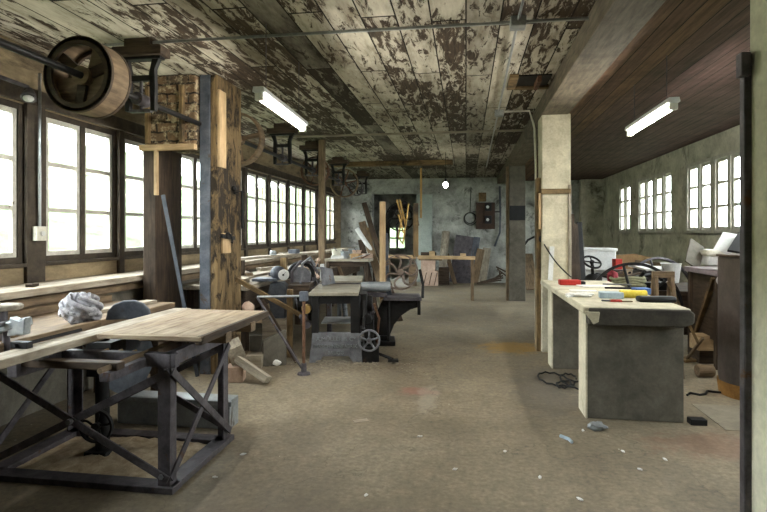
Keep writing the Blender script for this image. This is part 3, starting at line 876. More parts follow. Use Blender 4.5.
# metal pipe and brace at the portal
pipe('iron_pipe', [(-2.74, 5.18, .02), at(163, 195, 5.55)], .022, iron_blue, 'blue grey iron pipe leaning inside the opening of the window portal', 'pipe', (-2.74, 5.18, 0))
plank('timber_brace', 'thin yellowish wooden brace slanting down from the golden post to the floor', 'brace', at(306, 318, 6.4), at(236, 279, 5.9), .05, .035, W_gold['z'])
hb = thing('post_bracket', 'small dark hook bracket screwed to the golden post at the portal', 'bracket', (-2.59, 5.5, 1.5))
MB().box(-2.60, -2.575, 5.42, 5.62, 1.28, 1.5).build('back_board', W_pale['z'], hb, .004)
MB().torus((-2.55, 5.52, 1.44), (1, 0, .3), .06, .014, 20, 8, 0, PI * 1.3).build('hook', iron_black, hb)
MB().beam((-2.57, 5.38, 1.47), (-2.57, 5.68, 1.44), .03, .04).build('bar', iron_black, hb)
h2 = solo(MB().tube([(-2.585, 5.72, 1.95), (-2.52, 5.78, 1.98), (-2.52, 5.8, 1.55)], .016).blob((-2.58, 5.7, 2.0), (.03, .03, .035)), 'iron_hook', iron_black, 'black iron hook hanging on the far side of the golden post', 'hook', (-2.55, 5.75, 1.75))

# bench row beyond the portal
fb = thing('window_workbench', 'long cluttered workbench under the windows behind the planing machine', 'workbench', (-3.05, 8, 0))
MB().box(-3.5, -2.62, 6.15, 13.2, .80, .86).build('bench_top', W_dust['y'], fb, .006)
MB().box(-2.66, -2.63, 6.15, 13.2, .55, .80).build('front_apron', W_dark['y'], fb, .004)
for y in (6.3, 8.5, 10.7, 13.0):
    for x in (-3.4, -2.72): MB().box(x - .05, x + .05, y - .05, y + .05, 0, .8).build('leg', W_dark['z'], fb, .004)
plank('plank', 'long bright plank lying on the window workbench right behind the portal', 'plank', (-3.2, 6.3, .875), (-3.1, 9.6, .875), .24, .03, W_dust['z'], 0)
block('timber_block', 'short upright wooden block on the workbench behind the blue grinder', 'block', -2.85, 8.15, .86, .09, .09, .25, W_gold['z'])
plank('shelf_board', 'pale board laid from the ledge across the upright wooden block', 'board', (-3.25, 7.1, 1.13), (-2.85, 9.6, 1.13), .2, .035, W_dust['z'], 0)
block('timber_block', 'upright wooden block holding the near end of the shelf board', 'block', -3.2, 7.3, .875, .09, .09, .237, W_dark['z'])
block('timber_block', 'upright wooden block holding the far end of the shelf board', 'block', -2.9, 9.4, .86, .09, .09, .252, W_dark['z'])
solo(MB().lathe([(0, 0), (.05, 0), (.055, .05), (.035, .07), (0, .07)], (-3.05, 8.2, 1.149), n=20), 'tin_can', steel_grey, 'small dented tin can on the shelf board', 'can', (-3.05, 8.2, 1.149))
block('tool_box', 'small dark box on the shelf board beside the tin can', 'box', -2.93, 8.9, 1.149, .14, .2, .07, iron_blue)
block('offcut', 'pale offcut lying on the broad ledge behind the shelf board', 'offcut', -3.6, 7.8, 1.05, .1, .4, .05, W_dust['y'], .1)
block('offcut', 'thin offcut at the far end of the broad ledge', 'offcut', -3.62, 10.5, 1.05, .08, .6, .06, W_grey['y'], -.1)
pole_b = at(322, 262, 9.7)
solo(MB().box(pole_b.x - .055, pole_b.x + .055, pole_b.y - .05, pole_b.y + .05, .86, ZL), 'upright_pole', W_mid['z'], 'tall brown wooden pole standing from the workbench to the ceiling', 'pole', (pole_b.x, pole_b.y, .86), bevel=.006)

rnd = random.Random(17)
for i in range(14):
    y = 6.6 + i * .42 + rnd.uniform(-.1, .1)
    x = rnd.uniform(-3.38, -2.72)
    o = MB().box(-.03 - .03 * rnd.random(), .05, -.2, .12 + .15 * rnd.random(), 0, .02 + .05 * rnd.random()).build('offcut', (W_dust['y'], W_grey['y'], W_mid['y'], iron_dark)[i % 4], None, .003)
    o.location = (x, y, .89 if -3.35 < x < -2.95 and y < 9.7 else .86)
    o.rotation_euler = (0, 0, rnd.uniform(-.6, .6))
    tag(o, 'small offcut strewn on the window workbench behind the planing machine', 'offcut', 'offcuts strewn on the window workbench')
# junk bench in front of the far windows
jb = thing('junk_bench', 'dark bench heaped with junk before the farthest left window', 'bench', (-2.1, 9.9, 0))
A0 = at(327, 258, 9.6)
MB().box(-2.5, -1.68, 9.3, 10.3, .99, 1.04).build('bench_top', W_grey['x'], jb, .005)
for x in (-2.45, -1.75):
    for y in (9.37, 10.23): MB().box(x - .03, x + .03, y - .03, y + .03, 0, .99).build('leg', W_dark['z'], jb, .004)
MB().box(-2.45, -1.75, 9.36, 9.39, .9, .99).build('apron', W_dark['x'], jb)
plank('bench_strut', 'slanting wooden strut beneath the junk bench', 'strut', (-2.0, 9.5, .04), (-2.3, 9.5, .95), .06, .04, W_mid['z'])
junk = [('white_tub', 'white plastic tub on the left end of the junk bench', 'tub', -2.38, 9.75, .16, plastic_white, 'tub'),
        ('grey_tin', 'grey tin with a dark mouth on the junk bench next to the white tub', 'tin', -2.17, 9.5, .13, steel_grey, 'tub'),
        ('paint_can', 'pale rusty paint can in the middle of the junk bench', 'can', -2.02, 9.85, .14, pink_m, 'tub')]
for nm, l, cg, x, y, h_, m, kd in junk:
    e = thing(nm, l, cg, (x, y, 1.04))
    MB().lathe([(0, 0), (h_ * .5, 0), (h_ * .62, h_ * .95), (h_ * .68, h_), (h_ * .6, h_), (h_ * .48, h_ * .1), (0, h_ * .1)], (x, y, 1.04), n=22).build('shell', m, e)
    MB().torus((x, y, 1.04 + h_ * .8), (1, .2, .9), h_ * .62, .006, 20, 6, 0, PI).build('handle', iron_grey, e)
for i, (x, y, sx, sy, sz, m, rz, l) in enumerate((
        (-2.3, 9.45, .22, .12, .05, white_m, .3, 'flat white box at the front left of the junk bench'),
        (-1.95, 9.45, .18, .1, .09, card_m, -.4, 'small brown carton at the front of the junk bench'),
        (-1.82, 9.7, .16, .22, .08, pink_m, .7, 'pinkish block at the right end of the junk bench'),
        (-2.08, 10.1, .3, .14, .16, steel_grey, .1, 'grey steel case at the back of the junk bench'),
        (-1.83, 10.05, .14, .14, .2, white_m, .5, 'upright white carton at the back right of the junk bench'),
        (-2.35, 10.1, .2, .2, .12, W_mid['x'], .2, 'brown wooden box at the back left of the junk bench'))):
    block('small_box', l, 'box', x, y, 1.04, sx, sy, sz, m, rz)
for i, (x, y, a, m, l) in enumerate(((-1.85, 9.4, .5, steel_grey, 'bent grey steel strip sticking out of the junk bench front'), (-2.12, 9.72, 2.2, W_pale['x'], 'short pale lath lying on the junk heap'), (-1.78, 9.55, 1.2, iron_rust, 'rusty rod lying at the right end of the junk bench'))):
    p0 = V((x, y, 1.06)); dv = V((math.cos(a), math.sin(a), .25)) * .16
    solo(MB().beam(p0 - dv + V((0, 0, .03)), p0 + dv + V((0, 0, .03)), .035, .012), 'metal_strip' if i != 1 else 'lath', m, l, 'strip', p0)
# planks leaning by the far bench
for i, (f, h_, w_, t_, m, l) in enumerate((
        (on(400, 321), at(364, 203, 10.6), .10, .035, W_dark['z'], 'tallest dark plank leaning beside the doorway'),
        (on(393, 322), at(362, 222, 10.4), .14, .03, W_mid['z'], 'brown plank leaning just left of the tallest dark plank'),
        (on(386, 321), at(368, 228, 10.3), .07, .04, W_gold['z'], 'narrow golden lath among the leaning planks by the junk bench'),
        (on(377, 320), at(361, 240, 10.2), .12, .03, W_dark['z'], 'short dark plank at the left of the leaning planks'))):
    plank('leaning_plank', l, 'plank', f, h_, w_, t_, m, .3)
pipe('drain_pipe', [on(386, 317), at(371, 250, 10.0), at(357, 229, 10.2)], .045, white_m, 'white pipe end leaning at the right end of the junk bench', 'pipe', on(386, 317))

# ================================================================== PLANING MACHINE
pm = thing('planing_machine', 'old cast iron surface planing machine with long worn table and embossed base', 'planing machine')
def Q(n, mb, m, bev=.004, par=pm): return mb.build(n, m, par, bev)
Q('base', MB().prism([(-.31, 0), (-.19, 0), (-.15, .075), (.15, .075), (.2, 0), (.31, 0), (.275, .35), (-.27, .35)], (0, 0, 0), (1, 0, 0), (0, 0, 1), (0, .06, 0)), iron_grey, .006)
for s_ in (-1, 1):
    Q('side_rail', MB().box(s_ * .24 - .03, s_ * .24 + .03, .06, 2.0, .62, .75), iron_dark, .006)
    Q('rear_leg', MB().prism([(1.75, 0), (1.95, 0), (1.9, .65), (1.8, .65)], (s_ * .24 - .03, 0, 0), (0, 1, 0), (0, 0, 1), (.06, 0, 0)), iron_dark, .006)
Q('drain_pipe', MB().cyl((.06, 1.0, .3), (.02, 1.0, .7), .035).cyl((-.04, 1.1, .3), (-.04, 1.1, .7), .03), steel_grey, 0)
Q('upright', MB().box(-.28, -.2, .0, .1, .34, .78), iron_black, .006)
Q('upright', MB().box(.17, .28, .0, .12, .34, .78), iron_black, .006)
Q('cross_beam', MB().box(-.2, .17, .02, .1, .68, .78), iron_black)
Q('lower_shelf', MB().box(-.2, .2, .3, .75, .40, .42), white_m)
Q('infeed_table', MB().box(-.31, .26, -.03, 1.02, .775, .815), steel_table, .006)
Q('outfeed_table', MB().box(-.31, .26, 1.12, 2.05, .80, .845), steel_table, .006)
Q('cutter_block', MB().cyl((-.33, 1.07, .77), (.3, 1.07, .77), .055, n=20), iron_dark)
fn = Q('fence', MB().prism([(-.0, 0), (.34, 0), (.34, .16), (.05, .2)], (-.24, .75, .82), (.35, 1, 0), (-.25, 0, 1.2), (.03, 0, 0)), iron_grey, .004)
MB().tube([(-.3, .9, .85), (-.38, .95, .95), (-.45, 1.0, .75)], .016).build('fence_bracket', iron_dark, pm)
Q('gear_case', MB().box(.26, .36, .05, .4, .42, .79).cyl((.26, .2, .66), (.42, .2, .66), .1, n=22).cyl((.36, .12, .5), (.36, -.02, .5), .06, n=18), iron_black, .01)
Q('adjusting_lever', MB().tube([(.33, .02, .72), (.33, -.04, .55), (.32, -.05, .42)], .014).blob((.32, -.05, .4), (.025, .025, .025)), iron_black, 0)
Q('motor', MB().lathe([(0, 0), (.055, 0), (.066, .02), (.066, .36), (.055, .39), (0, .39)], (.26, .9, .79), (1, 0, 0), 26), steel_grey, 0)
Q('motor_bracket', MB().box(.26, .6, .82, .98, .66, .71).box(.3, .38, .84, .96, 0, .66), iron_dark)
wheel_parts(pm, (.385, -.06, .27), (0, -1, 0), .128, .035, 5, iron_grey, iron_grey, .02, .03, .15, 'handwheel_rim', 'handwheel_spokes', .024)
Q('handwheel_shaft', MB().cyl((.385, -.09, .27), (.385, .3, .27), .016), iron_dark, 0)
Q('gear_bracket', MB().box(.3, .5, .0, .35, .0, .18).box(.33, .44, .06, .3, .18, .5), iron_black, .01)
Q('feed_gear', MB().cyl((.36, .28, .6), (.4, .28, .6), .13, n=28).cyl((.4, .28, .6), (.44, .28, .6), .04, n=16), iron_dark, .003)
Q('feed_gear', MB().cyl((.36, .5, .5), (.4, .5, .5), .1, n=28).cyl((.4, .5, .5), (.44, .5, .5), .035, n=16), iron_dark, .003)
Q('link_rod', MB().tube([(.44, .05, .68), (.5, .1, .5), (.47, .2, .2)], .014), iron_rust, 0)
Q('foot_lever', MB().tube([(.4, .1, .12), (.56, .0, .08), (.66, -.04, .05)], .018).box(.6, .72, -.09, .01, .03, .05), iron_black, .003)
for i, (x, z, r_) in enumerate(((-.34, .62, .05), (-.37, .52, .035), (-.33, .44, .04))):
    Q('lubricator', MB().cyl((x, -.02, z), (x, .1, z), r_, n=16).blob((x - .03, -.03, z + .02), (.02, .02, .03)), copper_m if i == 0 else iron_dark, 0)
Q('rear_mechanism', MB().cyl((-.5, .5, .62), (-.3, .5, .62), .12, n=24).cyl((-.42, .9, .5), (-.3, .9, .5), .16, n=24), iron_black, .004)
Q('crank', MB().tube([(-.45, .45, .9), (-.45, .45, 1.12), (-.35, .45, 1.2), (-.3, .5, 1.1)], .018).tube([(-.55, .6, .7), (-.45, .5, .95)], .02), iron_grey, 0)
Q('pressure_arm', MB().tube([(-.62, .7, .75), (-.62, .72, 1.0), (-.52, .75, 1.13), (-.38, .78, 1.12), (-.3, .8, .98)], .02).cyl((-.62, .6, .78), (-.32, .6, .78), .03), iron_dark, 0)
Q('chip_box', MB().box(-.62, -.36, .4, .9, .72, .86), W_dark['x'])
for txt, z, sz in (('A.M\u00dcLLER & C\u00ba', .275, .068), ('MASCHINENFABRIK', .195, .056), ('BRUGG', .12, .056)):
    cu = bpy.data.curves.new('lettering', 'FONT')
    cu.body = txt; cu.size = sz; cu.extrude = .007; cu.align_x = 'CENTER'
    tmp = bpy.data.objects.new('lettering', cu)
    me = bpy.data.meshes.new_from_object(tmp)
    bpy.data.objects.remove(tmp)
    lo = bpy.data.objects.new('lettering', me)
    me.materials.clear(); me.materials.append(steel_grey)
    C.objects.link(lo); lo.parent = pm
    lo.location = (0, -.003, z - .02); lo.rotation_euler = (PI / 2, 0, 0)
pm.location = (-1.485, 6.03, 0)
pm.rotation_euler = (0, 0, R(9.3))
# shavings around its foot
mb = MB()
rnd = random.Random(11)
for i in range(420):
    t = rnd.random()
    px_, py_ = rnd.gauss(-1.5, .42), rnd.gauss(5.88, .13)
    if rnd.random() < .35: px_, py_ = rnd.gauss(-.85, .25), rnd.gauss(6.25, .3)
    a = rnd.uniform(0, 6.28); L = rnd.uniform(.008, .028)
    d_ = V((math.cos(a), math.sin(a), rnd.uniform(-.1, .3))) * L
    z_ = .006 + .035 * max(0, 1 - abs(py_ - 5.96) / .16) * rnd.random()
    mb.beam(V((px_, py_, z_)) - d_, V((px_, py_, z_)) + d_, .014, .004)
solo(mb, 'wood_shavings', W_dust['x'], 'litter of wood shavings around the foot of the planing machine', 'shavings', (-1.4, 5.9, 0), kind='stuff')

# ================================================================== BAND SAW behind
bs = thing('band_saw', 'old dark band saw with spoked wheel and wooden uprights behind the planing machine', 'band saw')
k1 = 7.3 / 536
def L(px, py): return ((px - 398) * k1, 1.5 - (py - 233) * k1)
def T(n, mb, m, bev=.004): return mb.build(n, m, bs, bev)
T('casting', MB().prism([L(*p_) for p_ in ((384, 297), (420, 297), (420, 306), (410, 309), (401, 315), (394, 324), (390, 334), (389, 342), (369, 342), (366, 330), (369, 319), (378, 309))], (0, -.07, 0), (1, 0, 0), (0, 0, 1), (0, .14, 0)), iron_black, .012)
T('saw_table', MB().box(-.2, .31, -.2, .3, .60, .645), iron_dark, .006)
T('foot', MB().box(-.5, -.04, -.2, .22, 0, .06).box(-.46, -.1, -.12, .14, .06, .12), iron_black, .01)
T('column', MB().prism([(-.24, .62), (-.08, .62), (-.12, 1.0), (-.14, 1.5), (-.24, 1.5)], (0, .1, 0), (1, 0, 0), (0, 0, 1), (0, .12, 0)), iron_blue, .01)
wheel_parts(bs, (.03, -.02, .97), (0, -1, 0), .245, .045, 7, dusty_iron, dusty_iron, .022, .04, .55, 'wheel_rim', 'wheel_spokes', .03)
T('goose_neck', MB().tube([(-.18, .16, 1.4), (-.15, .16, 1.65), (-.05, .16, 1.85), (.1, .16, 1.9), (.22, .14, 1.8), (.25, .1, 1.6)], .05, 12), iron_black, 0)
wheel_parts(bs, (.03, .0, 1.72), (0, -1, 0), .2, .04, 7, iron_black, iron_black, .02, .04, .5, 'upper_wheel_rim', 'upper_wheel_spokes', .026)
T('wooden_upright', MB().box(-.25, -.17, -.14, -.08, .62, 1.92), W_pale['z'])
T('wooden_upright', MB().box(.20, .27, -.14, -.06, 1.18, 1.9), W_gold['z'])
T('guide_post', MB().cyl((-.13, -.16, 0.04), (-.13, -.16, .62), .02), iron_black, 0)
T('table_lug', MB().box(.26, .3, -.1, -.04, .4, .62), iron_black, 0)
T('loose_cord', MB().tube([(-.02, -.1, 1.95), (.05, -.14, 1.7), (.0, -.14, 1.45), (.06, -.13, 1.35), (.1, -.13, 1.6), (.14, -.12, 1.9)], .012).tube([(.02, -.1, 1.95), (.1, -.14, 1.6), (.07, -.14, 1.5), (.0, -.13, 1.75)], .012), copper_m, 0)
T('blade', MB().box(.245, .262, -.025, -.023, .97, 1.72), steel_grey, 0)
T('blade_guide', MB().tube([(.3, .05, 1.0), (.34, .0, .8), (.33, -.05, .62)], .02), iron_black, 0)
bs.location = at(398, 297, 7.3); bs.location.z = 0
bs.rotation_euler = (0, 0, YAW)

# stands and rods in front of the planer
rs = thing('roller_stand', 'thin iron pipe stand with slanting rod left of the planing machine', 'stand', (-1.7, 5.47, 0))
top = V((-1.7, 5.5, .84)); lf = at(257, 297, 5.6)
MB().cyl((-1.7, 5.49, .03), (-1.7, 5.49, .86), .017, n=12).build('pole', iron_rust, rs)
MB().cyl(lf, (top.x, top.y, lf.z), .013, n=10).build('cross_rod', steel_grey, rs)
MB().cyl(lf, (-1.72, 5.48, .07), .013, n=10).build('slanting_rod', iron_dark, rs)
MB().lathe([(0, 0), (.07, 0), (.065, .02), (.03, .03), (.028, .12), (0, .12)], (-1.7, 5.49, 0), n=20).build('foot', iron_dark, rs)
MB().box(-1.74, -1.66, 5.45, 5.53, .78, .88).build('clamp', iron_blue, rs, .006)

gr = thing('bench_grinder', 'dark blue pedestal grinder with small table and white dial left of the planing machine', 'grinder')
k2 = 7.0 / 536
def G(n, mb, m, bev=.006): return mb.build(n, m, gr, bev)
def L2(px, py): return ((px - 278) * k2, 1.5 - (py - 233) * k2)
G('pedestal', MB().prism([(-.16, 0), (.16, 0), (.12, .1), (.1, .55), (.14, .8), (.08, .86), (-.08, .86), (-.12, .7), (-.08, .5), (-.1, .1)], (0, -.1, 0), (1, 0, 0), (0, 0, 1), (0, .2, 0)), iron_blue, .015)
G('table', MB().box(-.3, .02, -.16, .12, .88, .915), iron_blue)
G('motor_head', MB().blob((.0, 0, .98), (.1, .12, .09)), iron_blue, 0)
dl = G('dial', MB().cyl((.1, -.16, .965), (.1, -.11, .965), .068, n=28), white_m, .003)
MB().cyl((.1, -.165, .965), (.1, -.155, .965), .014, n=12).beam((.1, -.163, .965), (.13, -.163, 1.0), .008, .004).build('dial_hand', black_plastic, dl)
G('wheel_guard', MB().torus((.3, 0, .95), (0, -1, 0), .16, .025, 24, 8, -.3, PI * 1.05), iron_black, 0)
G('grinding_wheel', MB().cyl((.3, -.03, .93), (.3, .03, .93), .13, n=30), iron_grey, .004)
G('tool_rest', MB().beam((.05, -.05, .78), (.5, -.02, .78), .05, .04).box(.1, .14, -.05, .0, .5, .8), iron_dark)
G('handle', MB().tube([(.22, -.12, .72), (.28, -.16, .6), (.3, -.14, .5)], .018), iron_grey, 0)
gr.location = at(278, 300, 7.0); gr.location.z = 0
gr.rotation_euler = (0, 0, YAW)
# vice-like brass fittings and clamps on the rear beam
vc = thing('valve_cluster', 'cluster of pale metal fittings on a stand above the grinder wheel', 'fittings', at(314, 270, 7.6) * V((1, 1, 0)) if False else (at(314, 270, 7.6).x, at(314, 270, 7.6).y, 0))
o3 = at(314, 268, 7.6)
MB().cyl((o3.x, o3.y, 0), (o3.x, o3.y, o3.z), .03).build('stand', iron_dark, vc)
for i in range(6):
    a = i * 1.05
    MB().cyl(o3, o3 + V((.13 * math.cos(a), -.03 * i / 3, .13 * math.sin(a))), .016, n=8).blob(o3 + V((.14 * math.cos(a), -.03 * i / 3, .14 * math.sin(a))), (.028, .028, .028), 10, 8).build('fitting', pink_m if i % 2 else steel_grey, vc)
MB().box(o3.x + .1, o3.x + .15, o3.y - .05, o3.y, o3.z - .3, o3.z + .06).build('pale_bracket', white_m, vc, .006)

# long roller rail on a stand
rl = thing('rail_stand', 'long horizontal wooden rail on thin legs crossing the hall behind the band saw', 'rail', (-.8, 12.0, 0))
r0, r1 = at(384, 256.5, 11.9), at(475, 258, 11.9)
MB().beam(r0, r1, .09, .075).build('rail', W_pale['x'], rl, .005)
for t in (.05, .97):
    q = r0.lerp(r1, t)
    MB().box(q.x - .035, q.x + .035, q.y - .03, q.y + .03, 0, q.z - .03).build('leg', W_mid['z'], rl, .004)
for px_, l in ((432, 'small wooden block standing near the middle of the long horizontal rail'), (463, 'small wooden block lying near the right end of the long horizontal rail')):
    q = r0.lerp(r1, (px_ - 384) / 91)
    block('rail_block', l, 'block', q.x, q.y, q.z + .0375, .12, .08, .1 if px_ == 432 else .06, W_pale['x'], YAW)
rod = pipe('hanging_rod', [at(421, 168, 12.0), at(421, 218, 12.0)], .022, copper_m, 'thin yellow rod hanging from the ceiling batten near the doorway', 'rod', at(421, 218, 12.0))
bpy.context.view_layer.update()

# ================================================================== SCRAP beside the planer
def scrap(name, label, px, py, s, m, rz=0, z=0, rx=0, ry=0, cat='scrap wood'):
    p = on(px, py, z)
    return block(name, label, cat, p.x, p.y, z, *s, m, rz, rx, ry)
scrap('wooden_box', 'small pinkish wooden box on the floor right of the saw bench leg', 236, 380, (.17, .2, .15), pink_m, .25, cat='box')
plank('beam_offcut', 'dark squared offcut sloping down to the floor off the pinkish box', 'offcut', on(268, 380, .05), on(268, 380, .05) + V((-.36, .1, .17)), .1, .07, W_grey['z'], .3)
scrap('wooden_box', 'tilted grey weathered box with pale open end on the scrap pile', 238, 358, (.16, .26, .17), W_grey['y'], .5, .2, .15, -.35, cat='box')
scrap('timber_offcut', 'low brown timber offcut beneath the tilted grey box', 240, 366, (.2, .2, .15), W_mid['y'], .1)
scrap('crate', 'low open wooden crate on the floor between the pinkish box and the stone slab', 255, 366, (.2, .2, .14), W_dust['x'], .1, cat='crate')
p = on(276, 366)
o = MB().prism([(-.14, 0), (.12, 0), (.12, .40), (-.14, .29)], (0, 0, 0), (1, 0, 0), (0, 0, 1), (0, .09, 0)).build('stone_slab', concrete_dark, None, .008)
o.location = (p.x, p.y, 0); o.rotation_euler = (R(-6), 0, .45)
tag(o, 'upright grey stone slab with sloping top left of the planing machine', 'slab')
scrap('stone_slab', 'lower stone block standing behind the crate', 256, 358, (.14, .1, .28), concrete_dark, .3, cat='slab')
scrap('timber_post', 'short vertical brown timber standing between the stone slab and planing machine', 290, 357, (.07, .07, .82), W_gold['z'], .2, cat='post')
scrap('small_table', 'pale board on a low box behind the stone slab', 277, 350, (.3, .3, .4), W_dust['x'], .1, cat='box')
o = MB().blob((0, 0, .035), (.05, .035, .035), 14, 10, .2, 4).build('plaster_lump', white_paper); p = on(279, 364); o.location = (p.x, p.y - .08, 0)
tag(o, 'pale plaster lump on the floor in front of the stone slab', 'lump')
plank('lath', 'long dark lath leaning across the stone slab towards the planing machine', 'lath', on(297, 362, .02), at(262, 300, 6.3), .05, .03, W_dark['z'])
o = MB().blob((0, 0, .07), (.07, .06, .07), 16, 10, .1, 8).build('rounded_block', pink_m); p = at(248, 305, 5.9); o.location = (p.x, p.y, p.z - .1)
tag(o, 'rounded pinkish wooden block on the scrap timber behind the saw bench end', 'block')
p = at(250, 312, 5.9)
block('scrap_timber', 'thick squared timber standing behind the end of the saw bench top', 'timber', p.x - .05, p.y, p.z - .12, .34, .14, .1, W_mid['x'], .5)

# ================================================================== CONCRETE COUNTER
cc = thing('concrete_counter', 'massive cast concrete counter on two slab supports before the pale column', 'counter', (1.3, 5.6, 0))
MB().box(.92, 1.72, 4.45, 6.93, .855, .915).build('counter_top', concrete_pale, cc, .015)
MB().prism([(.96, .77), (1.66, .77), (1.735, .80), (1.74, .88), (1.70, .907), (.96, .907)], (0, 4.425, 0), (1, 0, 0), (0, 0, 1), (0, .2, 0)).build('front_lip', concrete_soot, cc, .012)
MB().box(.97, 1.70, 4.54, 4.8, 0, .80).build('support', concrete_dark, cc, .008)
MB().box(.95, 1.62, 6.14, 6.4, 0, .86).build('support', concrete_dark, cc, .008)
MB().box(.955, .972, 4.535, 4.80, 0, .85).build('pale_side', concrete_pale, cc, .003)  # left sides of both supports, in the paler concrete colour
MB().box(.935, .952, 6.135, 6.40, 0, .85).build('pale_side', concrete_pale, cc, .003)
MB().prism([(0, 0), (.06, -.1), (.1, -.08), (.11, 0)], (.93, 4.412, .88), (1, 0, 0), (0, 0, 1), (0, .06, 0)).build('broken_corner', concrete_pale, cc, .006)
zc = .915
def top_at(px, py): return on(px, py, zc)
tb = top_at(571, 285)
e = thing('tool_case', 'long red plastic tool case at the far left end of the concrete counter', 'case', (tb.x, tb.y, zc))
MB().box(tb.x - .13, tb.x + .1, tb.y - .05, tb.y + .07, zc, zc + .06).build('case_body', red_plastic, e, .012)
MB().box(tb.x + .1, tb.x + .15, tb.y - .045, tb.y + .065, zc + .005, zc + .045).build('case_end', black_plastic, e, .008)
def on_top(name, label, cat, px, py, sx, sy, sz, m, rz=0, bevel=.006):
    q = top_at(px, py)
    return block(name, label, cat, q.x, q.y, zc, sx, sy, sz, m, rz, bevel=bevel)
on_top('paper_sheet', 'white paper lying on the counter beside the red tool case', 'paper', 593, 286.5, .3, .2, .012, white_paper, .2)
on_top('paper_sheet', 'white sheet on the left edge of the counter behind the crumpled gloves', 'paper', 583, 291, .26, .14, .008, white_paper, -.1)
on_top('card_box', 'pale blue cardboard box on the counter beside the yellow roll', 'box', 611, 298, .2, .12, .055, ltblue_m, -.12)
on_top('plastic_box', 'dark blue plastic box behind the yellow roll', 'box', 641, 294, .14, .12, .06, blue_m, .1)
on_top('instrument_case', 'long flat black case at the front right of the concrete counter', 'case', 656, 302, .31, .1, .05, black_plastic, .04, .02)
on_top('steel_rule', 'dark steel bar lying across the counter behind the pale blue box', 'bar', 622, 289, .34, .03, .02, iron_black, -.05)
on_top('steel_rule', 'grey steel bar lying at the back of the counter beside the paper', 'bar', 617, 285, .3, .025, .016, iron_grey, -.15)
on_top('wood_strip', 'short brown wood strip on the counter front between pliers and black case', 'strip', 627, 302, .09, .02, .01, W_gold['x'], .1, .002)
q = top_at(633, 298)
e = solo(MB().lathe([(.01, -.115), (.032, -.115), (.036, -.1), (.034, -.05), (.037, 0), (.034, .05), (.036, .1), (.032, .115), (.01, .115)], (q.x, q.y, zc + .037), (1, .08, 0), 28), 'foam_roll', yellow_m, 'yellow foam roll lying on the concrete counter', 'roll', (q.x, q.y, zc))
q = top_at(580, 297)
e = thing('work_gloves', 'crumpled pair of white work gloves at the left front edge of the counter', 'gloves', (q.x, q.y, zc))
MB().blob((q.x + .03, q.y, zc + .022), (.09, .045, .022), 22, 12, .25, 2).build('glove', white_paper, e)
MB().blob((q.x - .05, q.y + .03, zc + .018), (.07, .035, .018), 22, 12, .3, 5).build('glove', white_paper, e)
for i in range(4): MB().tube([(q.x - .03 - .01 * i, q.y - .01, zc + .014), (q.x - .09, q.y - .04 + .022 * i, zc + .012), (q.x - .12, q.y - .06 + .026 * i, zc + .008)], .009).build('finger', white_paper, e)
q = top_at(609, 302)
e = thing('pliers', 'small red handled pliers on the counter front below the pale blue box', 'pliers', (q.x, q.y, zc))
MB().tube([(q.x, q.y, zc + .012), (q.x + .05, q.y - .02, zc + .012), (q.x + .1, q.y - .015, zc + .012)], .009).build('handle', red_plastic, e)
MB().tube([(q.x, q.y, zc + .012), (q.x + .04, q.y + .03, zc + .012), (q.x + .1, q.y + .03, zc + .012)], .009).build('handle', red_plastic, e)
MB().beam((q.x - .06, q.y, zc + .012), (q.x + .01, q.y, zc + .012), .022, .014).build('jaws', iron_grey, e, .003)
# on and by the pale column
plank('column_batten', 'short brown batten nailed across the front of the pale column', 'batten', (.93, 6.935, 2.02), (1.29, 6.935, 2.02), .065, .03, W_gold['z'], PI / 2)
plank('column_lath', 'long pale lath fixed along the right edge of the pale column', 'lath', (1.275, 6.935, .92), (1.275, 6.935, 2.1), .035, .025, W_grey['z'])
plank('column_lath', 'yellowish short lath on the left side of the pale column', 'lath', (.915, 6.96, 1.55), (.915, 6.96, 2.0), .05, .03, W_pale['z'], PI / 2)
pipe('plastic_tube', [(1.03, 6.86, zc), (1.06, 6.92, 1.33)], .03, white_m, 'white plastic tube standing on the counter against the pale column', 'tube', (1.03, 6.86, zc))
pg = thing('power_cable', 'black cable with plug hanging from the pale column down to the red tool case', 'cable', (.9, 6.9, 1.4))
pA, pB = at(541, 239, 6.8), at(571, 277, 6.15)
MB().tube([pA.lerp(pB, t) + V((0, 0, -.05 * math.sin(PI * t))) for t in [i / 12 for i in range(13)]], .008).build('cord', cable_m, pg)
MB().blob(pA, (.03, .03, .045), 12, 8).build('plug', black_plastic, pg)
for i, (f, h_, m, w_, l) in enumerate(((at(574, 352, 7.5), at(570, 214, 7.9), W_dark['z'], .12, 'dark brown board leaning closest to the pale column'), (at(579, 350, 7.6), at(573, 224, 8.1), W_dark['z'], .14, 'dark board leaning second from the pale column'), (at(583, 350, 7.7), at(576, 240, 8.2), W_gold['z'], .05, 'thin lath leaning third from the pale column'), (at(587, 350, 7.8), at(579, 222, 8.4), iron_black, .08, 'dark iron bar leaning farthest right of the pale column'))):
    f.z = 0
    plank('leaning_board', l, 'board', f, h_, w_, .03, m, .2)
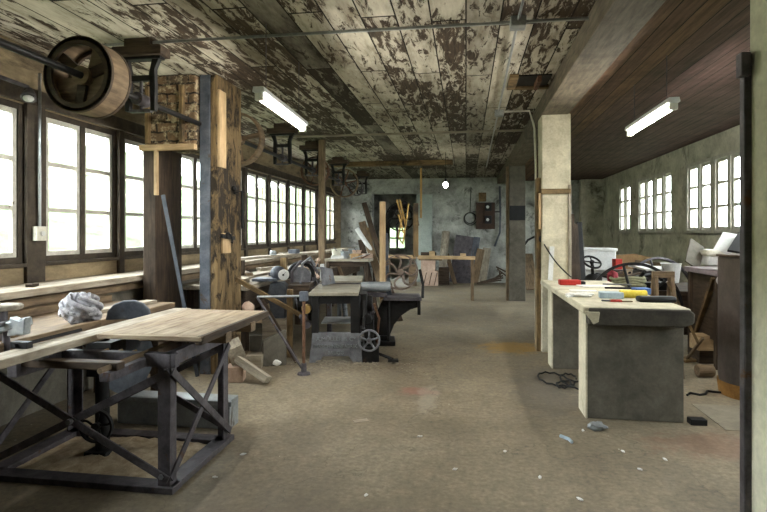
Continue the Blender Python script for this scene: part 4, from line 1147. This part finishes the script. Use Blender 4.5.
# floor cable between the supports
pts = []
for i in range(60):
    t = i / 59 * 6 * PI
    pts.append((.98 + .13 * math.cos(t) + .12 * math.sin(t * .31), 5.55 + .2 * math.sin(t) + .15 * math.cos(t * .43), .012 + .012 * (i % 2)))
pipe('floor_cable', pts, .009, cable_m, 'tangled black cable on the floor beside the concrete counter', 'cable', (.98, 5.55, 0))
p = on(597, 430)
e = solo(MB().blob((p.x, p.y, .03), (.07, .045, .03), 18, 10, .35, 9), 'crumpled_foil', steel_grey, 'crumpled grey foil on the floor in front of the concrete counter', 'foil', (p.x, p.y, 0))
p = on(569, 441)
solo(MB().tube([(p.x - .05, p.y + .06, .012), (p.x, p.y, .014), (p.x + .01, p.y - .05, .012)], .012), 'plastic_strip', ltblue_m, 'small pale blue plastic strip on the floor before the counter', 'strip', (p.x, p.y, 0))
p = on(697, 424)
block('black_block', 'small black block on the floor at the right foot of the counter', 'block', p.x, p.y, 0, .12, .08, .045, black_plastic, .05)
p = on(361, 421)
block('paper_scrap', 'yellowish scrap of paper on the open floor', 'paper', p.x, p.y, 0, .12, .06, .004, W_dust['x'], .5, bevel=0)
p = on(623, 423.5)
rnd = random.Random(21)
for i, (px_, py_) in enumerate(((623, 452), (583, 431), (640, 470), (540, 478), (455, 470), (366, 496), (420, 437), (243, 455), (215, 478), (580, 500), (665, 460), (505, 452))):
    p = on(px_, py_)
    o = MB().blob((0, 0, .006), (.016 + .008 * rnd.random(), .01, .006), 8, 6, .3, i).build('plaster_chip', white_paper)
    o.location = (p.x, p.y, 0); o.rotation_euler = (0, 0, rnd.uniform(0, 3))
    tag(o, 'tiny white chip of plaster lying loose on the open floor', 'chip', 'plaster chips scattered on the open floor')

# ================================================================== RIGHT-HAND STORE
dm_ = thing('iron_boiler', 'tall rusty cylindrical iron boiler standing beside the near column on the right', 'boiler', (2.66, 5.42, 0))
MB().lathe([(0, .05), (.24, .05), (.3, .1), (.31, .18), (.31, 1.27), (.30, 1.28), (0, 1.28)], (2.66, 5.42, 0), n=48).build('shell', rough_mat('scorched_boiler_iron', (66, 58, 54), (100, 90, 84), 4, (148, 128, 100), .64, .6, .3, .2, stretch=(1, 1, .45), c3soft=.1), dm_)
MB().lathe([(.0, 1.28), (.325, 1.28), (.325, 1.30), (.0, 1.31)], (2.66, 5.42, 0), n=48).build('lid', W_dark['x'], dm_, .003)
MB().lathe([(.24, 0), (.305, .0), (.318, .1), (.318, .13), (.24, .05)], (2.66, 5.42, 0), n=48).build('base_ring', rough_mat('ochre_rust', (112, 78, 34), (150, 108, 52), 8, (60, 46, 34), .6, .8, 0, .3), dm_)
MB().cyl((2.5, 5.16, 1.17), (2.49, 5.13, 1.17), .016, n=10).build('rivet', iron_black, dm_)
MB().box(2.55, 2.85, 5.3, 5.5, 1.3, 1.33).build('lid_board', W_mid['x'], dm_, .004)

bx0 = at(682, 268, 6.9)
dc = thing('store_bench', 'long dark bench with mauve top under the right windows behind the boiler', 'bench', (3.1, 7, 0))
MB().box(2.68, 3.85, 6.3, 7.15, 1.03, 1.09).build('bench_top', rough_mat('mauve_linoleum', (120, 108, 116), (156, 144, 150), 5, (90, 80, 78), .62, .5, 0, .1), dc, .006)
MB().box(2.74, 3.8, 6.36, 6.4, .2, 1.03).build('front_panel', W_dark['x'], dc)
MB().box(2.74, 2.78, 6.4, 7.1, .3, 1.03).build('side_panel', W_dark['y'], dc)
for x in (2.74, 3.78):
    for y in (6.38, 7.08): MB().box(x - .035, x + .035, y - .035, y + .035, 0, 1.03).build('leg', W_dark['z'], dc, .003)
zb = 1.09
e = thing('foam_box', 'white foam box lying on the mauve bench by the window wall', 'box', (0, 0, 0))
q = on(704, 259, zb) if False else at(718, 256, 6.8)
e.location = (q.x, q.y, zb)
MB().box(q.x - .2, q.x + .2, q.y - .2, q.y + .2, zb, zb + .12).build('box_body', white_m, e, .02)
MB().box(q.x - .21, q.x + .21, q.y - .21, q.y + .21, zb + .12, zb + .2).build('box_lid', plastic_white, e, .03)
# plastic sheet hanging down the bench front
vs, fs = [], []
nu, nv = 16, 14
x0 = at(697, 262, 6.3).x
for i in range(nu):
    for j in range(nv):
        u, v_ = i / (nu - 1), j / (nv - 1)
        drop = .36 * v_ * (1 - .55 * abs(u - .45) * 1.6)
        vs.append((x0 + .34 * u + .015 * math.sin(9 * v_ + 5 * u), 6.27 - .03 * math.sin(u * 14) * (v_ + .1) - .01 * v_, zb + .012 - drop))
for i in range(nu - 1):
    for j in range(nv - 1): fs.append((i * nv + j, i * nv + j + 1, (i + 1) * nv + j + 1, (i + 1) * nv + j))
b_ = len(vs)
for i in range(nu): vs.append((vs[i * nv][0], 6.6, zb + .012))
for i in range(nu - 1): fs.append((i * nv, (i + 1) * nv, b_ + i + 1, b_ + i))
o = solo(MB().add(vs, fs), 'plastic_sheet', rough_mat('crinkled_plastic_sheet', (150, 144, 146), (206, 202, 204), 9, (120, 96, 90), .6, .3, 0, .4), 'crinkled pale plastic sheet hanging over the edge of the mauve bench', 'sheet', (x0, 6.4, zb))
so = o.modifiers.new('thick', 'SOLIDIFY'); so.thickness = .004
def lean(name, label, cat, px0, py0, px1, py1, d0, d1, w_, t_, m, roll=0):
    return plank(name, label, cat, at(px0, py0, d0), at(px1, py1, d1), w_, t_, m, roll)
lean('panel', 'dull dark grey panel leaning against the window wall beside the white foam box', 'panel', 692, 266, 697, 243, 6.6, 6.95, .2, .02, concrete_dark, 0)
lean('panel', 'white tilted panel leaning just left of the near column above the boiler', 'panel', 722, 252, 732, 234, 6.6, 6.9, .2, .025, white_m, .2)
lean('picture_frame', 'dark framed board leaning behind the boiler next to the near column', 'frame', 735, 252, 746, 234, 6.4, 6.7, .16, .03, iron_black, .2)
for nm in (): pass
# heap of junk between counter and windows
hp = thing('junk_table', 'low dark table under the junk heap behind the concrete counter', 'table', (2.3, 7.6, 0))
MB().box(1.65, 3.3, 7.3, 8.65, .70, .76).build('table_top', W_dark['x'], hp, .005)
for x in (1.7, 3.25):
    for y in (7.36, 8.6): MB().box(x - .04, x + .04, y - .04, y + .04, 0, .70).build('leg', W_dark['z'], hp, .003)
MB().box(1.75, 3.2, 7.34, 7.37, .2, .70).build('front_panel', W_dark['x'], hp)
def big_wheel(label, c, axis, Rr, m, sp_, nm='cart_wheel', w_=.05, sw=.035):
    e = thing(nm, label, 'wheel', c)
    MB().ring(c, axis, Rr - .035, Rr, w_, 56).build('rim', m, e, .004)
    mb = MB(); dd, a, b = mb.frame_of(V(axis)); c = V(c)
    mb.cyl(c - dd * .07, c + dd * .07, .06, n=20)
    mb.build('hub', m, e)
    for k_ in range(sp_):
        t = 2 * PI * k_ / sp_ + .3
        MB().cyl(c + .05 * (math.cos(t) * a + math.sin(t) * b), c + (Rr - .03) * (math.cos(t) * a + math.sin(t) * b), sw / 2, n=8).build('spoke', m, e)
    return e
big_wheel('large dark iron spoked wheel leaning in the junk heap behind the counter, the left one', (2.1, 7.17, .57), (-.1, -1, .1), .56, iron_black, 6)
big_wheel('large dark iron spoked wheel in the junk heap, the right one beside the white bucket', (3.05, 9.0, .57), (.3, -1, .25), .56, iron_dark, 6)
st = thing('stop_valve', 'small black stop valve with handwheel before the white sink', 'valve', (at(592, 268, 7.4).x, at(592, 268, 7.4).y, .76))
cw = at(592, 262, 7.4)
wheel_parts(st, cw, (.2, -.6, .8), .13, .025, 4, iron_black, iron_black, .02, .03, 0, 'rim', 'spokes', .02)
MB().cyl(cw, (cw.x + .03, cw.y + .05, .76), .022).build('stem', iron_black, st)
MB().blob((cw.x + .03, cw.y + .05, .85), (.12, .12, .09), 16, 10, .1).build('valve_body', iron_black, st)
# white sink and its red box
sk = at(598, 258, 9.0)
e = thing('white_sink', 'white enamel sink unit standing behind the leaning boards', 'sink', (sk.x, sk.y, 0))
MB().box(sk.x - .28, sk.x + .24, sk.y - .2, sk.y + .25, .88, 1.22).build('basin', white_m, e, .025)
MB().box(sk.x - .3, sk.x + .26, sk.y - .22, sk.y + .27, 1.2, 1.25).build('basin_rim', white_m, e, .012)
MB().box(sk.x - .22, sk.x + .18, sk.y - .1, sk.y + .2, 0, .88).build('pedestal', white_m, e, .01)
q = at(611, 261, 8.4)
red = block('red_canister', 'small red canister in front of the white sink', 'canister', q.x, 8.5, .76, .1, .12, q.z + .05 - .76, red_plastic, .2)
q = at(608, 254, 8.9)
big = thing('cardboard_sheets', 'brown cardboard sheet leaning behind the wheels under the far right windows', 'cardboard', at(622, 262, 10.2))
q0 = at(630, 268, 10.2)
MB().prism([(-.33, -.25), (.36, -.25), (.42, .2), (.1, .27), (-.3, .24)], q0, (1, .05, 0), (0, .25, 1), (0, .03, 0)).build('front_sheet', card_m, big)
MB().prism([(-.1, -.25), (.5, -.25), (.55, .1), (0, .15)], q0 + V((.1, -.05, 0)), (1, .05, 0), (0, .25, 1), (0, .03, 0)).build('second_sheet', W_mid['x'], big)
q0.z = 0
block('store_box', 'dark wooden box carrying the cardboard sheets', 'box', q0.x + .05, q0.y + .05, 0, .9, .4, at(630, 268, 10.2).z - .26, W_dark['x'])
# hose coil, bucket, odds and ends
hc = at(628, 280, 7.0)
pts = []
for i in range(110):
    t = i / 109 * 8 * PI
    pts.append((hc.x + (.19 + .02 * math.sin(t * .37)) * math.cos(t), hc.y + .15 * math.sin(t), .80 + .12 * i / 109 + .012 * math.sin(3 * t)))
pipe('hose_coil', pts, .022, rope_m, 'coil of dull green hose on the low table behind the counter', 'hose', (hc.x, hc.y, .76))
q = at(613, 277, 7.1)
solo(MB().blob((q.x, q.y, q.z - .02), (.07, .08, .1), 18, 12, .25, 6), 'red_cloth', rough_mat('dull_red_cloth', (116, 40, 50), (150, 62, 70), 12, None, .6, .95, 0, .3), 'crumpled dull red cloth left of the green hose coil', 'cloth', (q.x, q.y, .76))
bk = at(671, 281, 8.0)
e = thing('white_bucket', 'white plastic bucket on the low table right of the wheels', 'bucket', (bk.x, bk.y, .76))
MB().lathe([(0, .0), (.105, 0), (.135, .27), (.145, .275), (.145, .287), (.128, .287), (.1, .01), (0, .01)], (bk.x, bk.y, .762), n=30).build('bucket_body', white_m, e)
MB().torus((bk.x, bk.y, .762 + .25), (.3, -1, .2), .14, .004, 24, 6, PI, 2 * PI).build('bucket_handle', iron_grey, e)
for i, (px_, py_, d_, s_, m, l, nm) in enumerate((
        (600, 281, 7.0, (.3, .1, .05), iron_black, 'black iron bar lying at the front left of the low junk table', 'iron_bar'),
        (655, 282, 7.0, (.34, .16, .1), iron_black, 'black machine part on the low junk table right of the hose coil', 'machine_part'),
        (640, 262, 8.4, (.3, .2, .16), iron_dark, 'dark iron casting between the two large wheels', 'machine_part'),
        (622, 268, 8.0, (.22, .22, .2), W_mid['x'], 'brown wooden box behind the left large wheel', 'wooden_box'))):
    q = at(px_, py_, d_)
    block(nm, l, 'part' if 'box' not in nm else 'box', max(q.x, 1.85), q.y, .76, *s_, m, .3 * i)
rnd = random.Random(33)
for i in range(16):
    q = at(rnd.uniform(598, 668), rnd.uniform(270, 284), rnd.uniform(7.0, 8.3))
    q.x = min(max(q.x, 1.95), 2.9); q.y = min(max(q.y, 7.5), 8.4); q.z = max(q.z, .86)
    a = rnd.uniform(0, PI); d_ = V((math.cos(a), math.sin(a) * .5, rnd.uniform(-.25, .25))) * rnd.uniform(.12, .24)
    mb = MB()
    if i % 2: mb.beam(q - d_, q + d_, rnd.uniform(.03, .08), rnd.uniform(.02, .05))
    else: mb.cyl(q - d_, q + d_, rnd.uniform(.012, .03), n=10)
    solo(mb, 'metal_offcut', (iron_black, iron_dark, iron_black, W_dark['x'])[i % 4], 'dark piece of scrap jumbled among the wheels behind the counter', 'scrap', q, 'dark scrap jumbled in the junk heap')
for px_, py_, d_, s_, l in ((652, 268, 8.3, (.4, .3, .03), 'white sheet lying between the rims of the two large wheels'), (640, 266, 8.7, (.3, .2, .05), 'white packet behind the left large wheel')):
    q = at(px_, py_, d_)
    block('white_sheet', l, 'sheet', q.x, q.y, q.z - .02, *s_, white_paper, .2, .1)
# trestle, stick, blocks and log at the foot of the bench
tr = thing('wooden_trestle', 'brown wooden trestle standing right behind the black case on the counter', 'trestle', (0, 0, 0))
tq = at(664, 300, 5.75); tr.location = (tq.x, tq.y, 0)
MB().box(tq.x - .12, tq.x + .1, tq.y - .03, tq.y + .03, 1.02, 1.09).build('top_rail', W_mid['x'], tr, .004)
for sx in (-.09, .07):
    MB().beam((tq.x + sx, tq.y - .02, 1.03), (tq.x + sx * 1.4, tq.y - .22, 0), .06, .035, (1, 0, 0)).build('leg', W_mid['z'], tr, .003)
    MB().beam((tq.x + sx, tq.y + .02, 1.03), (tq.x + sx * 1.4, tq.y + .25, 0), .06, .035, (1, 0, 0)).build('leg', W_mid['z'], tr, .003)
MB().beam((tq.x + .02, tq.y - .05, .98), (tq.x + .3, tq.y - .1, .35), .03, .025).build('strut', W_gold['z'], tr)
plank('leaning_stick', 'pale brown stick leaning between the counter and the boiler', 'stick', on(690, 352, .02), at(714, 278, 5.9), .06, .035, W_gold['z'], .2)
plank('leaning_stick', 'thin short stick lying against the foot of the pale brown stick', 'stick', on(686, 360, .015), at(703, 338, 5.9), .03, .025, W_mid['z'], .2)
q = on(708, 365)
block('crate', 'small pale wooden crate on the log beside the boiler', 'crate', q.x - .02, q.y + .1, .16, .19, .2, .17, W_pale['x'], .1)
block('wood_block', 'dark wood block under the pale crate beside the boiler', 'block', q.x + .02, q.y + .16, 0, .2, .2, .16, W_dark['x'], .1)
q = on(707, 378)
solo(MB().lathe([(0, -.08), (.058, -.08), (.064, -.07), (.064, .07), (.058, .08), (0, .08)], (q.x, q.y + .05, .064), (1, .1, 0), 26), 'log', W_mid['x'], 'short round log lying on the floor left of the boiler', 'log', (q.x, q.y, 0))
plank('floor_board', 'flat brown board on the floor between the counter and the log', 'board', on(680, 360, .02) , on(702, 358, .02), .16, .03, W_gold['z'], 0)
q = on(725, 398)
pipe('floor_cable', [(q.x - .32 + .06 * i, q.y + .05 * math.sin(i * 1.9) + .03 * i, .012) for i in range(12)], .01, cable_m, 'black cable lying on the floor before the boiler', 'cable', (q.x, q.y, 0))
struct(MB().box(1.95, 2.6, 4.42, 5.05, 0, .006), 'trim_80', rough_mat('steel_floor_plate', (120, 112, 98), (146, 138, 122), 5, (96, 80, 64), .62, .6, .1, .15), .002)

# ================================================================== BACK WALL
def bk_plank(name, label, px0, py0, px1, py1, w_, t_, m, roll=0, cat='board', y1=16.2):
    p0 = on(px0, py0, .0)
    a = at(px1, py1, 16.0)
    s_ = y1 / a.y
    p1 = V((a.x * s_, y1 - t_, 1.5 + (a.z - 1.5) * s_))
    return plank(name, label, cat, p0, p1, w_, t_, m, roll)
solo(MB().cyl(on(441, 284), at(446, 232, 16.2), .12, n=20), 'log_post', W_grey['z'], 'thick grey round timber leaning on the back wall', 'timber', on(441, 284))
bk_plank('leaning_sheet', 'large dark grey sheet leaning on the back wall below the electrical board', 459, 283, 466, 236, .6, .03, iron_dark, 0, 'sheet')
bk_plank('leaning_sheet', 'narrow blue grey sheet leaning right of the large dark sheet', 470, 283, 477, 237, .2, .03, iron_blue, .3, 'sheet')
bk_plank('leaning_board', 'dark brown board leaning on the back wall left of the pale board', 474, 283, 481, 249, .22, .05, W_mid['z'])
bk_plank('leaning_board', 'pale brown board leaning on the back wall below the right end of the electrical board', 482, 283, 487, 248, .24, .05, W_grey['z'])
bk_plank('leaning_board', 'short slanting board leaning beside the thick round timber', 455, 284, 447, 254, .12, .04, W_mid['z'])
bk_plank('leaning_board', 'brown board leaning in the dark behind the third column', 532, 290, 527, 254, .3, .04, W_mid['z'])
e = thing('striped_box', 'whitish box with dark stripes on the floor near the back wall', 'box', (0, 0, 0))
q = on(430, 286, 0); e.location = q
MB().box(q.x - .25, q.x + .22, q.y, q.y + .3, 0, .42).build('box_body', pink_m, e, .006)
for i in range(3): MB().beam((q.x - .18 + .15 * i, q.y - .004, .02), (q.x - .10 + .15 * i, q.y - .004, .38), .02, .008, (0, 1, 0)).build('stripe', W_dark['z'], e)
for i, (dx, z, s_, m, l) in enumerate(((-.06, .42, (.4, .28, .3), pink_m, 'pinkish crate standing on the striped box'), (.0, .72, (.66, .3, .07), W_mid['x'], 'flat brown timber lying across the pinkish crate'), (-.05, .79, (.44, .3, .16), W_dark['x'], 'dark brown crate on top of the stack near the doorway'))):
    block('crate', l, 'crate', q.x + dx, q.y + .15, z, *s_, m, .03 * i)
for i, (px_, s_, m, l) in enumerate(((443, (.3, .3, .5), W_dark['x'], 'dark crate on the floor behind the long horizontal rail'), (412, (.22, .3, .6), W_mid['x'], 'brown upright box beside the doorway threshold'))):
    q = on(px_, 286)
    block('crate', l, 'crate', q.x, q.y + (.5 if i == 0 else .2), 0, *s_, m, .1)
eb = thing('electrical_board', 'brown wooden electrical board with white fuses on the back wall', 'electrical board', (.55, 16.45, 1.6))
MB().box(.30, .86, 16.40, 16.5, 1.62, 2.42).build('back_board', rough_mat('dark_brown_panel', (52, 38, 30), (76, 56, 44), 5, None, .6, .7, 0, .2), eb, .006)
for (x, z) in ((.66, 2.28), (.66, 1.9)):
    b_ = MB().box(x - .1, x + .1, 16.33, 16.4, z - .12, z + .12).build('fuse_box', black_plastic, eb, .01)
    MB().cyl((x - .02, 16.33, z), (x - .02, 16.31, z), .045, n=16).build('fuse_cap', white_m, b_)
MB().box(.38, .6, 16.42, 16.5, 2.45, 2.72).build('meter_box', W_gold['z'], eb, .006)
MB().box(.2, 1.0, 16.44, 16.49, 2.12, 2.16).build('conduit', iron_dark, eb)
solo(MB().torus((.12, 16.43, 1.95), (0, 1, 0), .16, .012, 30, 8).torus((.13, 16.45, 1.93), (0, 1, 0), .19, .012, 30, 8).tube([(.12, 16.43, 2.1), (.15, 16.45, 2.9)], .012), 'cable_coil', cable_m, 'loop of dark cable hanging on the back wall left of the electrical board', 'cable', (.12, 16.45, 1.95))
pipe('wall_hose', [(1.0, 16.43, 2.9), (1.02, 16.4, 2.0), (1.0, 16.4, 1.5), (.85, 16.4, 1.1)], .03, iron_blue, 'blue grey hose running down the back wall right of the electrical board', 'hose', (1, 16.45, 1.1))
solo(MB().box(.945, 1.285, 12.06, 12.1, 1.78, 2.1), 'notice_board', black_plastic, 'plain black board fixed on the front of the third column', 'board', (1.1, 12.08, 1.78), bevel=.004)
for i in range(7):
    a = .4 * i
    p = V((.65 + .08 * i, 15.6 + .06 * i, .03 + .03 * i))
    solo(MB().cyl(p - V((.35 * math.cos(a), .1, -.04)), p + V((.35 * math.cos(a), .1, .12 + .03 * i)), .022, n=8), 'scrap_stick', W_dark['x'], 'thin dark stick in the loose heap on the floor by the back wall', 'stick', p, 'sticks heaped by the back wall')
solo(MB().torus(at(592, 262, 15.2), (.1, -1, .1), .42, .025, 30, 8, 0, PI * 1.1), 'iron_hoop', iron_rust, 'rusty iron hoop standing in the far right corner', 'hoop', at(592, 262, 15.2))
pipe('bent_hose', [at(522, 248, 14.8), at(528, 240, 14.8), at(536, 236, 14.8), at(541, 236, 14.6)], .03, iron_black, 'dark bent hose between the third column and the pale column', 'hose', at(530, 240, 14.8))

# ================================================================== LIGHT
w = bpy.data.worlds.new('world')
sc.world = w
w.use_nodes = True
bg = w.node_tree.nodes['Background']
bg.inputs['Color'].default_value = (.95, .975, 1, 1)
bg.inputs['Strength'].default_value = 8
def portal(x, y, z, wy, hz, sgn):
    l = bpy.data.lights.new('window_portal', 'AREA')
    l.shape = 'RECTANGLE'; l.size = wy; l.size_y = hz
    l.cycles.is_portal = True
    o = bpy.data.objects.new('window_portal', l)
    C.objects.link(o)
    o.location = (x, y, z)
    o.rotation_euler = V((sgn, 0, 0)).to_track_quat('-Z', 'Z').to_euler()
for s0, s1 in left_spans: portal(XL - .16, (s0 + s1) / 2, 1.94, 1.08, 1.42, 1)
for s0, s1 in right_spans: portal(XR + .19, (s0 + s1) / 2, 2.11, 1.0, 1.22, -1)

sc.view_settings.view_transform = 'Standard'
sc.view_settings.look = 'None'
sc.view_settings.gamma = 1
sc.view_settings.use_curve_mapping = False
sc.view_settings.exposure = 2.2
sc.cycles.max_bounces = 10
sc.cycles.diffuse_bounces = 7
sc.cycles.transparent_max_bounces = 16
sc.cycles.sample_clamp_indirect = 6
sc.cycles.use_denoising = True
